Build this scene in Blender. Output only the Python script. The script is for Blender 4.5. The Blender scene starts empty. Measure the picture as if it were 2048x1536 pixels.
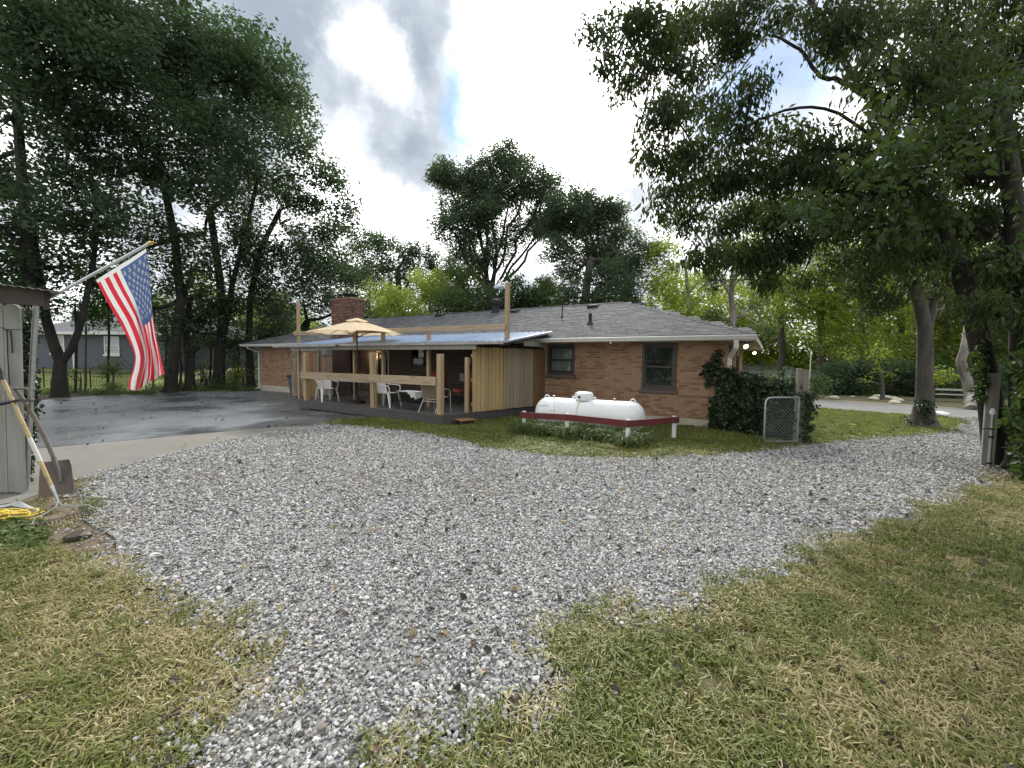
import bpy, bmesh, math, random
import numpy as np
from mathutils import Vector, Matrix, Euler
random.seed(7)
rng = np.random.default_rng(11)
SC = bpy.context.scene
COL = SC.collection
rad = math.radians

# ------------------------------------------------------------------ camera
F, CX, CY, HC = 828.0, 1024.0, 768.0, 1.70
PITCH, ROLL = math.atan(48.0 / F), rad(0.7)
_f = Vector((0, math.cos(PITCH), -math.sin(PITCH)))
_r = Vector((1, 0, 0)); _u = _r.cross(_f)
CR = _r * math.cos(ROLL) + _u * math.sin(ROLL)
CU = -_r * math.sin(ROLL) + _u * math.cos(ROLL)
cam = bpy.data.cameras.new('camera'); camo = bpy.data.objects.new('camera', cam); COL.objects.link(camo)
cam.sensor_fit = 'HORIZONTAL'; cam.sensor_width = 36.0; cam.lens = 36.0 * F / 2048.0
cam.clip_start = 0.05; cam.clip_end = 2000
M = Matrix((CR, CU, -_f)).transposed().to_4x4(); M.translation = Vector((0, 0, HC))
camo.matrix_world = M
SC.camera = camo

def ray(px, py): return _f + CR * ((px - CX) / F) - CU * ((py - CY) / F)
def P(px, py, z=0.0):                       # where the sight line of a photo pixel meets height z
    d = ray(px, py); return Vector((0, 0, HC)) + d * ((z - HC) / d.z)
def D(px, py, y):                           # the point of a sight line at distance y
    d = ray(px, py); return Vector((0, 0, HC)) + d * (y / d.y)

# ------------------------------------------------------------------ render look
SC.render.engine = 'CYCLES'
SC.view_settings.view_transform = 'Standard'; SC.view_settings.look = 'None'
SC.view_settings.exposure = 1.45; SC.view_settings.gamma = 1.0; SC.view_settings.use_curve_mapping = False
SC.cycles.max_bounces = 7; SC.cycles.diffuse_bounces = 3; SC.cycles.glossy_bounces = 3
SC.cycles.transmission_bounces = 4; SC.cycles.transparent_max_bounces = 8
SC.cycles.sample_clamp_indirect = 4.0

SUN_EL, SUN_AZ = rad(40), rad(5)            # behind the clouds, ahead of the camera
# ------------------------------------------------------------------ sky
def build_world():
    w = bpy.data.worlds.new('World'); SC.world = w; w.use_nodes = True
    nt = w.node_tree; nt.nodes.clear(); N = nt.nodes.new; L = nt.links.new
    def math_(op, a, b=None, clamp=False):
        n = N('ShaderNodeMath'); n.operation = op; n.use_clamp = clamp
        for i, x in enumerate((a, b)):
            if x is None: continue
            if isinstance(x, (int, float)): n.inputs[i].default_value = x
            else: L(x, n.inputs[i])
        return n.outputs[0]
    out = N('ShaderNodeOutputWorld')
    tc = N('ShaderNodeTexCoord')
    sky = N('ShaderNodeTexSky'); sky.sky_type = 'NISHITA'; sky.sun_disc = False
    sky.sun_elevation = SUN_EL; sky.sun_rotation = SUN_AZ; sky.air_density = 1.0; sky.ozone_density = 2.0; sky.dust_density = 0.0
    # flattened cloud-layer coordinates
    sep = N('ShaderNodeSeparateXYZ'); L(tc.outputs['Generated'], sep.inputs[0])
    zz = math_('ADD', math_('ABSOLUTE', sep.outputs['Z']), 0.22)
    comb = N('ShaderNodeCombineXYZ')
    L(math_('DIVIDE', sep.outputs['X'], zz), comb.inputs[0]); L(math_('DIVIDE', sep.outputs['Y'], zz), comb.inputs[1])
    def noise(scale, detail, rough, vec, dist=0.0):
        n = N('ShaderNodeTexNoise'); n.inputs['Scale'].default_value = scale; n.inputs['Detail'].default_value = detail
        n.inputs['Roughness'].default_value = rough; n.inputs['Distortion'].default_value = dist
        L(vec, n.inputs['Vector']); return n
    warp = noise(5.0, 8, 0.62, tc.outputs['Generated'])
    vs = N('ShaderNodeVectorMath'); vs.operation = 'SUBTRACT'; L(warp.outputs['Color'], vs.inputs[0]); vs.inputs[1].default_value = (.5, .5, .5)
    vm = N('ShaderNodeVectorMath'); vm.operation = 'SCALE'; L(vs.outputs[0], vm.inputs[0]); vm.inputs['Scale'].default_value = 0.20
    va = N('ShaderNodeVectorMath'); va.operation = 'ADD'; L(tc.outputs['Generated'], va.inputs[0]); L(vm.outputs[0], va.inputs[1])
    wdir = N('ShaderNodeVectorMath'); wdir.operation = 'NORMALIZE'; L(va.outputs[0], wdir.inputs[0])
    def blob(px, py, r_px, w_):
        d = ray(px, py).normalized()
        n = N('ShaderNodeVectorMath'); n.operation = 'DISTANCE'; L(wdir.outputs[0], n.inputs[0]); n.inputs[1].default_value = d
        mr = N('ShaderNodeMapRange'); mr.interpolation_type = 'SMOOTHSTEP'
        mr.inputs['From Min'].default_value = 0.0; mr.inputs['From Max'].default_value = r_px / F
        mr.inputs['To Min'].default_value = w_; mr.inputs['To Max'].default_value = 0.0
        L(n.outputs['Value'], mr.inputs['Value']); return mr.outputs[0]
    n1 = noise(1.7, 9, 0.55, comb.outputs[0], 0.3)
    n2 = noise(6.0, 8, 0.6, tc.outputs['Generated'], 0.2)
    b = math_('ADD', math_('MULTIPLY', math_('SUBTRACT', n1.outputs['Fac'], 0.5), .9), 0.88)
    b = math_('ADD', b, math_('MULTIPLY', math_('SUBTRACT', n2.outputs['Fac'], 0.5), 1.45))
    for a in ((1110, 40, 200, 1.1), (1080, 240, 230, 1.0), (1190, 350, 190, .8), (735, 110, 95, .95), (810, 180, 70, .6), (650, 240, 110, .4), (840, 460, 130, .9), (1300, 60, 130, .5),
              (700, 440, 120, .7), (1000, 440, 170, .4), (500, 40, 240, -.34), (620, 120, 130, -.26), (860, 50, 150, -.50), (790, 290, 150, -.36), (850, 370, 110, -.30), (865, 180, 110, -.42),
              (720, 190, 70, -.3), (1250, 190, 70, -.45), (1290, 400, 90, -.5)):
        b = math_('ADD', b, blob(*a))
    cr = N('ShaderNodeValToRGB'); L(math_('MULTIPLY', b, 0.6, True), cr.inputs[0])
    e = cr.color_ramp.elements
    e[0].position = 0.0; e[0].color = (.15, .175, .21, 1)
    e[1].position = 1.0; e[1].color = (1.0, 1.0, 1.0, 1)
    for p_, c_ in ((.20, (.17, .195, .23, 1)), (.36, (.25, .275, .305, 1)), (.52, (.40, .415, .43, 1)), (.72, (.85, .85, .84, 1))):
        x = e.new(p_); x.color = c_
    sc_ = N('ShaderNodeMapRange'); L(b, sc_.inputs['Value'])
    sc_.inputs['From Min'].default_value = .8; sc_.inputs['From Max'].default_value = 2.2
    sc_.inputs['To Min'].default_value = 1.0; sc_.inputs['To Max'].default_value = 2.6
    cloud = N('ShaderNodeBackground'); L(cr.outputs[0], cloud.inputs[0]); L(sc_.outputs[0], cloud.inputs[1])
    skyb = N('ShaderNodeBackground'); skyb.inputs[1].default_value = 0.075; L(sky.outputs[0], skyb.inputs[0])
    # where the cloud breaks and the blue shows
    g = blob(928, 255, 90, 1.2)
    for a in ((945, 150, 60, 1.0), (1105, 285, 55, 1.0), (1560, 110, 330, .55), (1480, 220, 160, .4), (60, 150, 200, .35)):
        g = math_('ADD', g, blob(*a))
    g = math_('ADD', g, math_('MULTIPLY', math_('SUBTRACT', n2.outputs['Fac'], 0.5), 1.3))
    gap = N('ShaderNodeMapRange'); gap.interpolation_type = 'SMOOTHSTEP'; L(g, gap.inputs['Value'])
    gap.inputs['From Min'].default_value = .38; gap.inputs['From Max'].default_value = 1.0; gap.inputs['To Max'].default_value = .8
    mix = N('ShaderNodeMixShader'); L(gap.outputs[0], mix.inputs[0]); L(cloud.outputs[0], mix.inputs[1]); L(skyb.outputs[0], mix.inputs[2])
    L(mix.outputs[0], out.inputs[0])
build_world()
sun = bpy.data.lights.new('sun', 'SUN'); sun.energy = 1.5; sun.angle = rad(10); sun.color = (1.0, .95, .87)
suno = bpy.data.objects.new('sun', sun); COL.objects.link(suno)
sd = Vector((math.sin(SUN_AZ) * math.cos(SUN_EL), math.cos(SUN_AZ) * math.cos(SUN_EL), math.sin(SUN_EL)))
suno.rotation_euler = sd.to_track_quat('Z', 'Y').to_euler()

# ------------------------------------------------------------------ tagging
def tag(o, label=None, cat=None, group=None, kind=None):
    if label: o['label'] = label
    if cat: o['category'] = cat
    if group: o['group'] = group
    if kind: o['kind'] = kind
    return o
def empty(name, loc=(0, 0, 0), rz=0.0, label=None, cat=None, group=None):
    o = bpy.data.objects.new(name, None); COL.objects.link(o); o.location = loc; o.rotation_euler = (0, 0, rz)
    o.empty_display_size = .2
    return tag(o, label, cat, group)
def kids(o): return list(o.children)
def copy_tree(o, parent=None):
    c = o.copy(); COL.objects.link(c); c.parent = parent
    for ch in kids(o): copy_tree(ch, c)
    return c

# ------------------------------------------------------------------ materials
MATS = {}
def mat(name, c1, c2=None, scale=4.0, rough=.7, stretch=None, bump=0.0, bscale=None, var=0.0, metal=0.0, detail=5, spec=.4,
        emit=None, estr=0.0, c3=None, s3=1.0, t3=(.45, .6), coat=0.0, rough2=None, island=True, translucent=0.0, pick=None):
    m = bpy.data.materials.new(name); m.use_nodes = True; nt = m.node_tree; N = nt.nodes.new; L = nt.links.new
    b = nt.nodes['Principled BSDF']
    b.inputs['Roughness'].default_value = rough; b.inputs['Metallic'].default_value = metal
    b.inputs['Specular IOR Level'].default_value = spec; b.inputs['Coat Weight'].default_value = coat
    tc = N('ShaderNodeTexCoord'); oi = N('ShaderNodeObjectInfo'); ge = N('ShaderNodeNewGeometry')
    vm = N('ShaderNodeVectorMath'); vm.operation = 'MULTIPLY_ADD'
    vm.inputs[1].default_value = stretch or (1, 1, 1); L(tc.outputs['Object'], vm.inputs[0])
    sm = N('ShaderNodeMath'); sm.operation = 'ADD'; L(oi.outputs['Random'], sm.inputs[0])
    if island: L(ge.outputs['Random Per Island'], sm.inputs[1])
    else: sm.inputs[1].default_value = 0
    fr = N('ShaderNodeMath'); fr.operation = 'FRACT'; L(sm.outputs[0], fr.inputs[0])
    of = N('ShaderNodeMath'); of.operation = 'MULTIPLY'; L(fr.outputs[0], of.inputs[0]); of.inputs[1].default_value = 37.0
    L(of.outputs[0], vm.inputs[2])
    no = N('ShaderNodeTexNoise'); no.inputs['Scale'].default_value = scale; no.inputs['Detail'].default_value = detail
    no.inputs['Roughness'].default_value = .62; L(vm.outputs[0], no.inputs['Vector'])
    mx = N('ShaderNodeMix'); mx.data_type = 'RGBA'; mx.inputs[6].default_value = (*c1, 1); mx.inputs[7].default_value = (*(c2 or c1), 1)
    mr = N('ShaderNodeMapRange'); mr.inputs['From Min'].default_value = .32; mr.inputs['From Max'].default_value = .68
    L(no.outputs['Fac'], mr.inputs['Value']); L(mr.outputs[0], mx.inputs[0])
    col = mx.outputs[2]
    if c3:
        n3 = N('ShaderNodeTexNoise'); n3.inputs['Scale'].default_value = s3; n3.inputs['Detail'].default_value = 6; n3.inputs['Roughness'].default_value = .65
        L(vm.outputs[0], n3.inputs['Vector'])
        r3 = N('ShaderNodeMapRange'); r3.inputs['From Min'].default_value = t3[0]; r3.inputs['From Max'].default_value = t3[1]; L(n3.outputs['Fac'], r3.inputs['Value'])
        m3 = N('ShaderNodeMix'); m3.data_type = 'RGBA'; L(r3.outputs[0], m3.inputs[0]); L(col, m3.inputs[6]); m3.inputs[7].default_value = (*c3, 1)
        col = m3.outputs[2]
        if rough2 is not None:
            rr = N('ShaderNodeMapRange'); L(r3.outputs[0], rr.inputs['Value']); rr.inputs['To Min'].default_value = rough; rr.inputs['To Max'].default_value = rough2
            L(rr.outputs[0], b.inputs['Roughness'])
    if pick:
        gt_ = N('ShaderNodeMath'); gt_.operation = 'MULTIPLY'; L(fr.outputs[0], gt_.inputs[0]); gt_.inputs[1].default_value = 7.31
        gf = N('ShaderNodeMath'); gf.operation = 'FRACT'; L(gt_.outputs[0], gf.inputs[0])
        gg = N('ShaderNodeMath'); gg.operation = 'LESS_THAN'; L(gf.outputs[0], gg.inputs[0]); gg.inputs[1].default_value = pick[1]
        mp = N('ShaderNodeMix'); mp.data_type = 'RGBA'; L(gg.outputs[0], mp.inputs[0]); L(col, mp.inputs[6]); mp.inputs[7].default_value = (*pick[0], 1); col = mp.outputs[2]
    if var:
        hs = N('ShaderNodeHueSaturation'); L(col, hs.inputs['Color'])
        vr = N('ShaderNodeMapRange'); L(fr.outputs[0], vr.inputs['Value']); vr.inputs['To Min'].default_value = 1 - var; vr.inputs['To Max'].default_value = 1 + var
        L(vr.outputs[0], hs.inputs['Value']); col = hs.outputs[0]
    L(col, b.inputs['Base Color'])
    if bump:
        n2 = N('ShaderNodeTexNoise'); n2.inputs['Scale'].default_value = bscale or scale * 3; n2.inputs['Detail'].default_value = 4
        L(vm.outputs[0], n2.inputs['Vector'])
        bp = N('ShaderNodeBump'); bp.inputs['Strength'].default_value = bump; bp.inputs['Distance'].default_value = .01
        L(n2.outputs['Fac'], bp.inputs['Height']); L(bp.outputs[0], b.inputs['Normal'])
    if emit:
        b.inputs['Emission Color'].default_value = (*emit, 1); b.inputs['Emission Strength'].default_value = estr
    if translucent:
        tr = N('ShaderNodeBsdfTranslucent'); L(col, tr.inputs[0])
        ms = N('ShaderNodeMixShader'); ms.inputs[0].default_value = translucent
        L(b.outputs[0], ms.inputs[1]); L(tr.outputs[0], ms.inputs[2]); L(ms.outputs[0], nt.nodes['Material Output'].inputs[0])
    MATS[name] = m
    return m

def leaf_mat(name, c1, c2, trans=.35, tcol=None, rough=.5, spec=.35):
    m = bpy.data.materials.new(name); m.use_nodes = True; nt = m.node_tree; N = nt.nodes.new; L = nt.links.new
    b = nt.nodes['Principled BSDF']; b.inputs['Roughness'].default_value = rough; b.inputs['Specular IOR Level'].default_value = spec
    oi = N('ShaderNodeObjectInfo'); ge = N('ShaderNodeNewGeometry')
    sm = N('ShaderNodeMath'); sm.operation = 'MULTIPLY_ADD'; L(ge.outputs['Random Per Island'], sm.inputs[0]); sm.inputs[1].default_value = .6
    s2 = N('ShaderNodeMath'); s2.operation = 'MULTIPLY'; L(oi.outputs['Random'], s2.inputs[0]); s2.inputs[1].default_value = .4
    L(s2.outputs[0], sm.inputs[2])
    mx = N('ShaderNodeMix'); mx.data_type = 'RGBA'; mx.inputs[6].default_value = (*c1, 1); mx.inputs[7].default_value = (*c2, 1)
    L(sm.outputs[0], mx.inputs[0]); L(mx.outputs[2], b.inputs['Base Color'])
    tr = N('ShaderNodeBsdfTranslucent')
    if tcol:
        m2 = N('ShaderNodeMix'); m2.data_type = 'RGBA'; m2.blend_type = 'MIX'; m2.inputs[0].default_value = .6
        L(mx.outputs[2], m2.inputs[6]); m2.inputs[7].default_value = (*tcol, 1); L(m2.outputs[2], tr.inputs[0])
    else: L(mx.outputs[2], tr.inputs[0])
    ms = N('ShaderNodeMixShader'); ms.inputs[0].default_value = trans
    L(b.outputs[0], ms.inputs[1]); L(tr.outputs[0], ms.inputs[2]); L(ms.outputs[0], nt.nodes['Material Output'].inputs[0])
    MATS[name] = m
    return m

# ------------------------------------------------------------------ mesh builder
class MB:
    def __init__(s): s.v = []; s.f = []; s.mi = []
    def add(s, vs, fs, mi=0):
        o = len(s.v); s.v += [tuple(v) for v in vs]; s.f += [tuple(i + o for i in f) for f in fs]; s.mi += [mi] * len(fs); return s
    def box(s, x0, x1, y0, y1, z0, z1, mi=0, R=None, O=(0, 0, 0)):
        vs = [Vector((x, y, z)) for z in (z0, z1) for (x, y) in ((x0, y0), (x1, y0), (x1, y1), (x0, y1))]
        if R is not None: vs = [R @ v + Vector(O) for v in vs]
        return s.add(vs, [(3, 2, 1, 0), (4, 5, 6, 7), (0, 1, 5, 4), (1, 2, 6, 5), (2, 3, 7, 6), (3, 0, 4, 7)], mi)
    def beam(s, a, b, w, h, up=(0, 0, 1), mi=0):
        a = Vector(a); b = Vector(b); d = b - a; L = d.length; d.normalize(); up = Vector(up)
        x = d.cross(up)
        if x.length < 1e-4: x = d.cross(Vector((1, 0, 0)))
        x.normalize(); z = x.cross(d)
        R = Matrix((x, d, z)).transposed()
        return s.box(-w / 2, w / 2, 0, L, -h / 2, h / 2, mi, R, a)
    def tube(s, pts, rads, n=8, cap=True, mi=0, flat=1.0):
        pts = [Vector(p) for p in pts]
        if isinstance(rads, (int, float)): rads = [rads] * len(pts)
        o = len(s.v); prev = None
        for i, p in enumerate(pts):
            d = (pts[min(i + 1, len(pts) - 1)] - pts[max(i - 1, 0)])
            if d.length < 1e-9: d = Vector((0, 0, 1))
            d.normalize()
            if prev is None:
                x = d.cross(Vector((0, 0, 1)));
                if x.length < 1e-3: x = Vector((1, 0, 0))
            else: x = prev - d * prev.dot(d)
            x.normalize(); prev = x; y = d.cross(x)
            for k in range(n):
                a = 2 * math.pi * k / n
                s.v.append(tuple(p + x * (rads[i] * math.cos(a)) + y * (rads[i] * flat * math.sin(a))))
        for i in range(len(pts) - 1):
            for k in range(n):
                k2 = (k + 1) % n
                s.f.append((o + i * n + k, o + i * n + k2, o + (i + 1) * n + k2, o + (i + 1) * n + k)); s.mi.append(mi)
        if cap:
            s.f.append(tuple(o + k for k in reversed(range(n)))); s.mi.append(mi)
            s.f.append(tuple(o + (len(pts) - 1) * n + k for k in range(n))); s.mi.append(mi)
        return s
    def lathe(s, prof, c=(0, 0, 0), n=20, mi=0, axis='Z', sx=1.0, sy=1.0):
        o = len(s.v); c = Vector(c)
        for r, z in prof:
            for k in range(n):
                a = 2 * math.pi * k / n
                x, y = r * math.cos(a) * sx, r * math.sin(a) * sy
                s.v.append(tuple(c + (Vector((x, y, z)) if axis == 'Z' else Vector((z, x, y)))))
        for i in range(len(prof) - 1):
            for k in range(n):
                k2 = (k + 1) % n
                s.f.append((o + i * n + k, o + i * n + k2, o + (i + 1) * n + k2, o + (i + 1) * n + k)); s.mi.append(mi)
        return s
    def grid(s, fn, nu, nv, mi=0, thick=0.0):
        pts = [[Vector(fn(i / nu, j / nv)) for j in range(nv + 1)] for i in range(nu + 1)]
        o = len(s.v); s.v += [tuple(p) for r in pts for p in r]; w = nv + 1
        q = [(o + i * w + j, o + (i + 1) * w + j, o + (i + 1) * w + j + 1, o + i * w + j + 1) for i in range(nu) for j in range(nv)]
        s.f += q; s.mi += [mi] * len(q)
        if thick:
            o2 = len(s.v)
            for i in range(nu + 1):
                for j in range(nv + 1):
                    a = pts[min(i + 1, nu)][j] - pts[max(i - 1, 0)][j]; b_ = pts[i][min(j + 1, nv)] - pts[i][max(j - 1, 0)]
                    n = a.cross(b_); n.normalize(); s.v.append(tuple(pts[i][j] - n * thick))
            sh = o2 - o
            s.f += [tuple(reversed([k + sh for k in f])) for f in q]; s.mi += [mi] * len(q)
            e = []
            for i in range(nu): e += [(i * w, (i + 1) * w), ((i + 1) * w + nv, i * w + nv)]
            for j in range(nv): e += [(j + 1, j), (nu * w + j, nu * w + j + 1)]
            for a, b_ in e: s.f.append((o + b_, o + a, o2 + a, o2 + b_)); s.mi.append(mi)
        return s
    def mesh(s, name, mats, smooth=False, bevel=0):
        me = bpy.data.meshes.new(name); me.from_pydata(s.v, [], s.f)
        for m in (mats if isinstance(mats, (list, tuple)) else [mats]): me.materials.append(MATS[m] if isinstance(m, str) else m)
        if any(s.mi): me.polygons.foreach_set('material_index', s.mi)
        if smooth: me.polygons.foreach_set('use_smooth', [True] * len(me.polygons))
        me.update()
        if bevel:
            bm = bmesh.new(); bm.from_mesh(me)
            bmesh.ops.bevel(bm, geom=bm.edges[:] , offset=bevel, segments=1, affect='EDGES', clamp_overlap=True); bm.to_mesh(me); bm.free()
        return me
    def build(s, name, mats, parent=None, smooth=False, bevel=0, loc=None, kind=None):
        o = bpy.data.objects.new(name, s.mesh(name, mats, smooth, bevel)); COL.objects.link(o)
        if parent is not None: o.parent = parent
        if loc is not None: o.location = loc
        if kind: o['kind'] = kind
        if smooth and s.f:
            try: o.data.set_sharp_from_angle(angle=rad(38))
            except Exception: pass
        return o
def inst(name, me, parent, loc, rot=(0, 0, 0), scale=None):
    o = bpy.data.objects.new(name, me); COL.objects.link(o)
    if parent is not None: o.parent = parent
    o.location = loc; o.rotation_euler = rot
    if scale: o.scale = scale
    return o

# ------------------------------------------------------------------ scattering of stuff
PROTO = {}
def proto_collection(key, meshes):
    c = bpy.data.collections.new('proto_' + key)
    for i, me in enumerate(meshes):
        o = bpy.data.objects.new('%s_%02d' % (key, i), me); c.objects.link(o)
    ng = bpy.data.node_groups.new('scatter_' + key, 'GeometryNodeTree')
    ng.interface.new_socket('Geometry', in_out='INPUT', socket_type='NodeSocketGeometry')
    ng.interface.new_socket('Geometry', in_out='OUTPUT', socket_type='NodeSocketGeometry')
    N = ng.nodes.new; L = ng.links.new
    gi = N('NodeGroupInput'); go = N('NodeGroupOutput'); ip = N('GeometryNodeInstanceOnPoints'); ci = N('GeometryNodeCollectionInfo')
    ci.inputs['Collection'].default_value = c; ci.inputs['Separate Children'].default_value = True; ci.inputs['Reset Children'].default_value = True
    def attr(n, t):
        a = N('GeometryNodeInputNamedAttribute'); a.data_type = t; a.inputs['Name'].default_value = n; return a.outputs['Attribute']
    e2r = N('FunctionNodeEulerToRotation'); L(attr('rot', 'FLOAT_VECTOR'), e2r.inputs[0])
    L(gi.outputs[0], ip.inputs['Points']); L(ci.outputs[0], ip.inputs['Instance']); ip.inputs['Pick Instance'].default_value = True
    L(attr('idx', 'INT'), ip.inputs['Instance Index']); L(e2r.outputs[0], ip.inputs['Rotation']); L(attr('scl', 'FLOAT_VECTOR'), ip.inputs['Scale'])
    L(ip.outputs[0], go.inputs[0])
    PROTO[key] = (ng, len(meshes))
def scatter(name, key, pts, rot, scl, idx=None, parent=None, kind='stuff', loc=None):
    ng, n = PROTO[key]; pts = np.asarray(pts, np.float32); k = len(pts)
    me = bpy.data.meshes.new(name); me.vertices.add(k); me.vertices.foreach_set('co', pts.ravel())
    a = me.attributes.new('rot', 'FLOAT_VECTOR', 'POINT'); a.data.foreach_set('vector', np.asarray(rot, np.float32).ravel())
    scl = np.asarray(scl, np.float32)
    if scl.ndim == 1: scl = np.repeat(scl[:, None], 3, 1)
    a = me.attributes.new('scl', 'FLOAT_VECTOR', 'POINT'); a.data.foreach_set('vector', scl.ravel())
    if idx is None: idx = rng.integers(0, n, k)
    a = me.attributes.new('idx', 'INT', 'POINT'); a.data.foreach_set('value', np.asarray(idx, np.int32))
    o = bpy.data.objects.new(name, me); COL.objects.link(o)
    if parent is not None: o.parent = parent
    if loc is not None: o.location = loc
    if kind: o['kind'] = kind
    md = o.modifiers.new('scatter', 'NODES'); md.node_group = ng
    return o

# ------------------------------------------------------------------ value noise for layout
_T = rng.random((256, 256))
def vnoise(x, y, s=1.0):
    x = np.asarray(x, float) * s + 1000.3; y = np.asarray(y, float) * s + 1000.7
    xi = np.floor(x).astype(int); yi = np.floor(y).astype(int); fx = x - xi; fy = y - yi
    fx = fx * fx * (3 - 2 * fx); fy = fy * fy * (3 - 2 * fy)
    g = lambda a, b: _T[a % 256, b % 256]
    return (g(xi, yi) * (1 - fx) + g(xi + 1, yi) * fx) * (1 - fy) + (g(xi, yi + 1) * (1 - fx) + g(xi + 1, yi + 1) * fx) * fy
def fbm(x, y, s=1.0): return (vnoise(x, y, s) + .5 * vnoise(x, y, s * 2.1) + .25 * vnoise(x, y, s * 4.3)) / 1.75
def sstep(a, b, x): t = np.clip((np.asarray(x, float) - a) / (b - a), 0, 1); return t * t * (3 - 2 * t)
def zg(x, y):                                # the lie of the land
    x = np.asarray(x, float); y = np.asarray(y, float)
    z = -0.012 * np.clip(-x - 4, 0, 14)
    z = z + 1.0 * sstep(21, 28, y + .25 * np.clip(-x - 18, 0, 30) * 0) * sstep(-14, -18, x)
    z = z - 1.8 * sstep(22, 36, y) * sstep(4, 10, x)
    return z
def inpoly(x, y, poly):
    x = np.asarray(x, float); y = np.asarray(y, float); r = np.zeros(x.shape, bool); n = len(poly); j = n - 1
    for i in range(n):
        xi, yi = poly[i][0], poly[i][1]; xj, yj = poly[j][0], poly[j][1]
        c = ((yi > y) != (yj > y)) & (x < (xj - xi) * (y - yi) / (yj - yi + 1e-12) + xi); r ^= c; j = i
    return r
def polydist(x, y, poly):
    x = np.asarray(x, float); y = np.asarray(y, float); d = np.full(x.shape, 1e9); n = len(poly)
    for i in range(n):
        ax, ay = poly[i][0], poly[i][1]; bx, by = poly[(i + 1) % n][0], poly[(i + 1) % n][1]
        dx, dy = bx - ax, by - ay; t = np.clip(((x - ax) * dx + (y - ay) * dy) / (dx * dx + dy * dy + 1e-9), 0, 1)
        d = np.minimum(d, np.hypot(x - ax - t * dx, y - ay - t * dy))
    return d
def gpoly(pxs): return [tuple(P(*a)[:2]) for a in pxs]
def sheet(name, poly, matn, lift, kind='structure', jag=0.0):
    pts = []
    n = len(poly)
    for i in range(n):
        a = Vector(poly[i]); b = Vector(poly[(i + 1) % n]); k = max(1, int((b - a).length / .35)) if jag else 1
        for t in range(k):
            p = a.lerp(b, t / k)
            if jag: p += Vector(((fbm(p.x, p.y, 2.3) - .5), (fbm(p.x + 9, p.y, 2.3) - .5))) * jag
            pts.append(p)
    bm = bmesh.new(); vs = [bm.verts.new((p.x, p.y, 0)) for p in pts]; f = bm.faces.new(vs)
    bm.normal_update()
    if f.normal.z < 0: f.normal_flip()
    bmesh.ops.triangulate(bm, faces=bm.faces[:])
    for xc in (-4.0, -18.0):
        bmesh.ops.bisect_plane(bm, geom=bm.verts[:] + bm.edges[:] + bm.faces[:], plane_co=(xc, 0, 0), plane_no=(1, 0, 0))
    for v in bm.verts: v.co.z = float(zg(v.co.x, min(v.co.y, 21))) + lift
    me = bpy.data.meshes.new(name); bm.to_mesh(me); bm.free(); me.materials.append(MATS[matn])
    o = bpy.data.objects.new(name, me); COL.objects.link(o)
    if kind: o['kind'] = kind
    return o

# ------------------------------------------------------------------ materials used
mat('soil', (.085, .066, .042), (.15, .125, .075), scale=26.0, rough=.95, c3=(.075, .085, .030), s3=1.3, t3=(.42, .58), bump=.6, bscale=60, detail=10, island=False)
mat('lawn_base', (.075, .088, .026), (.12, .125, .045), scale=2.2, rough=.95, bump=.6, bscale=60, detail=10, island=False)
mat('bright_lawn', (.15, .20, .035), (.21, .24, .06), scale=1.6, rough=.9, bump=.5, bscale=50, detail=10, island=False)  # sunlit look of the lawn put into its brighter colour
mat('gravel_fines', (.13, .13, .128), (.26, .26, .255), scale=38, rough=.95, c3=(.16, .145, .125), s3=.9, t3=(.52, .72), bump=1.0, bscale=45, detail=9, island=False)
mat('asphalt', (.10, .11, .12), (.155, .17, .185), scale=1.3, rough=.50, c3=(.078, .085, .094), s3=.40, t3=(.46, .60), rough2=.22, bump=.22, bscale=70, spec=1.0, island=False)
mat('concrete', (.145, .142, .13), (.205, .198, .18), scale=1.4, rough=.8, bump=.3, bscale=60, c3=(.17, .155, .13), s3=.8, island=False)
mat('road_tar', (.13, .13, .128), (.18, .18, .175), scale=2, rough=.85, bump=.3, bscale=80, island=False)
mat('road_paint', (.55, .42, .10), (.48, .38, .12), scale=5, rough=.7)
mat('mulch', (.045, .033, .024), (.09, .062, .04), scale=9, rough=.95, bump=1.0, bscale=40, detail=9, island=False)
mat('dirt', (.10, .075, .05), (.17, .135, .095), scale=6, rough=.95, bump=.9, bscale=40, detail=9, island=False)
for i, (a, b) in enumerate((((.32, .32, .312), (.47, .47, .46)), ((.19, .192, .19), (.34, .34, .336)), ((.40, .395, .38), (.56, .555, .54)), ((.07, .07, .07), (.18, .18, .176)), ((.20, .17, .135), (.30, .26, .21)))):
    mat('stone%d' % i, a, b, scale=30, rough=.75, var=.28, bump=.2)
leaf_mat('grass_green', (.095, .130, .026), (.18, .205, .05), .3)
leaf_mat('grass_olive', (.15, .155, .042), (.25, .24, .085), .25)
leaf_mat('grass_straw', (.30, .26, .12), (.44, .38, .20), .2)
leaf_mat('grass_bright', (.16, .22, .04), (.26, .30, .07), .35)  # lighter blades, sunlight of the front lawn put into the colour
leaf_mat('weed_green', (.075, .125, .035), (.15, .19, .06), .35)
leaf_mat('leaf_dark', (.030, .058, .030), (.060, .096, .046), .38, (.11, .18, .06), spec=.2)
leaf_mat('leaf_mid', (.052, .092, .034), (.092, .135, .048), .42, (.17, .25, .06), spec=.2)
leaf_mat('leaf_cool', (.062, .100, .058), (.095, .135, .072), .42, (.15, .22, .09), spec=.2)  # pale haze veil put into the leaf colour
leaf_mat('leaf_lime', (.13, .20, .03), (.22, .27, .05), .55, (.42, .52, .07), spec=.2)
leaf_mat('leaf_near', (.018, .034, .013), (.040, .060, .021), .36, (.13, .18, .03), rough=.5, spec=.25)
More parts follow.
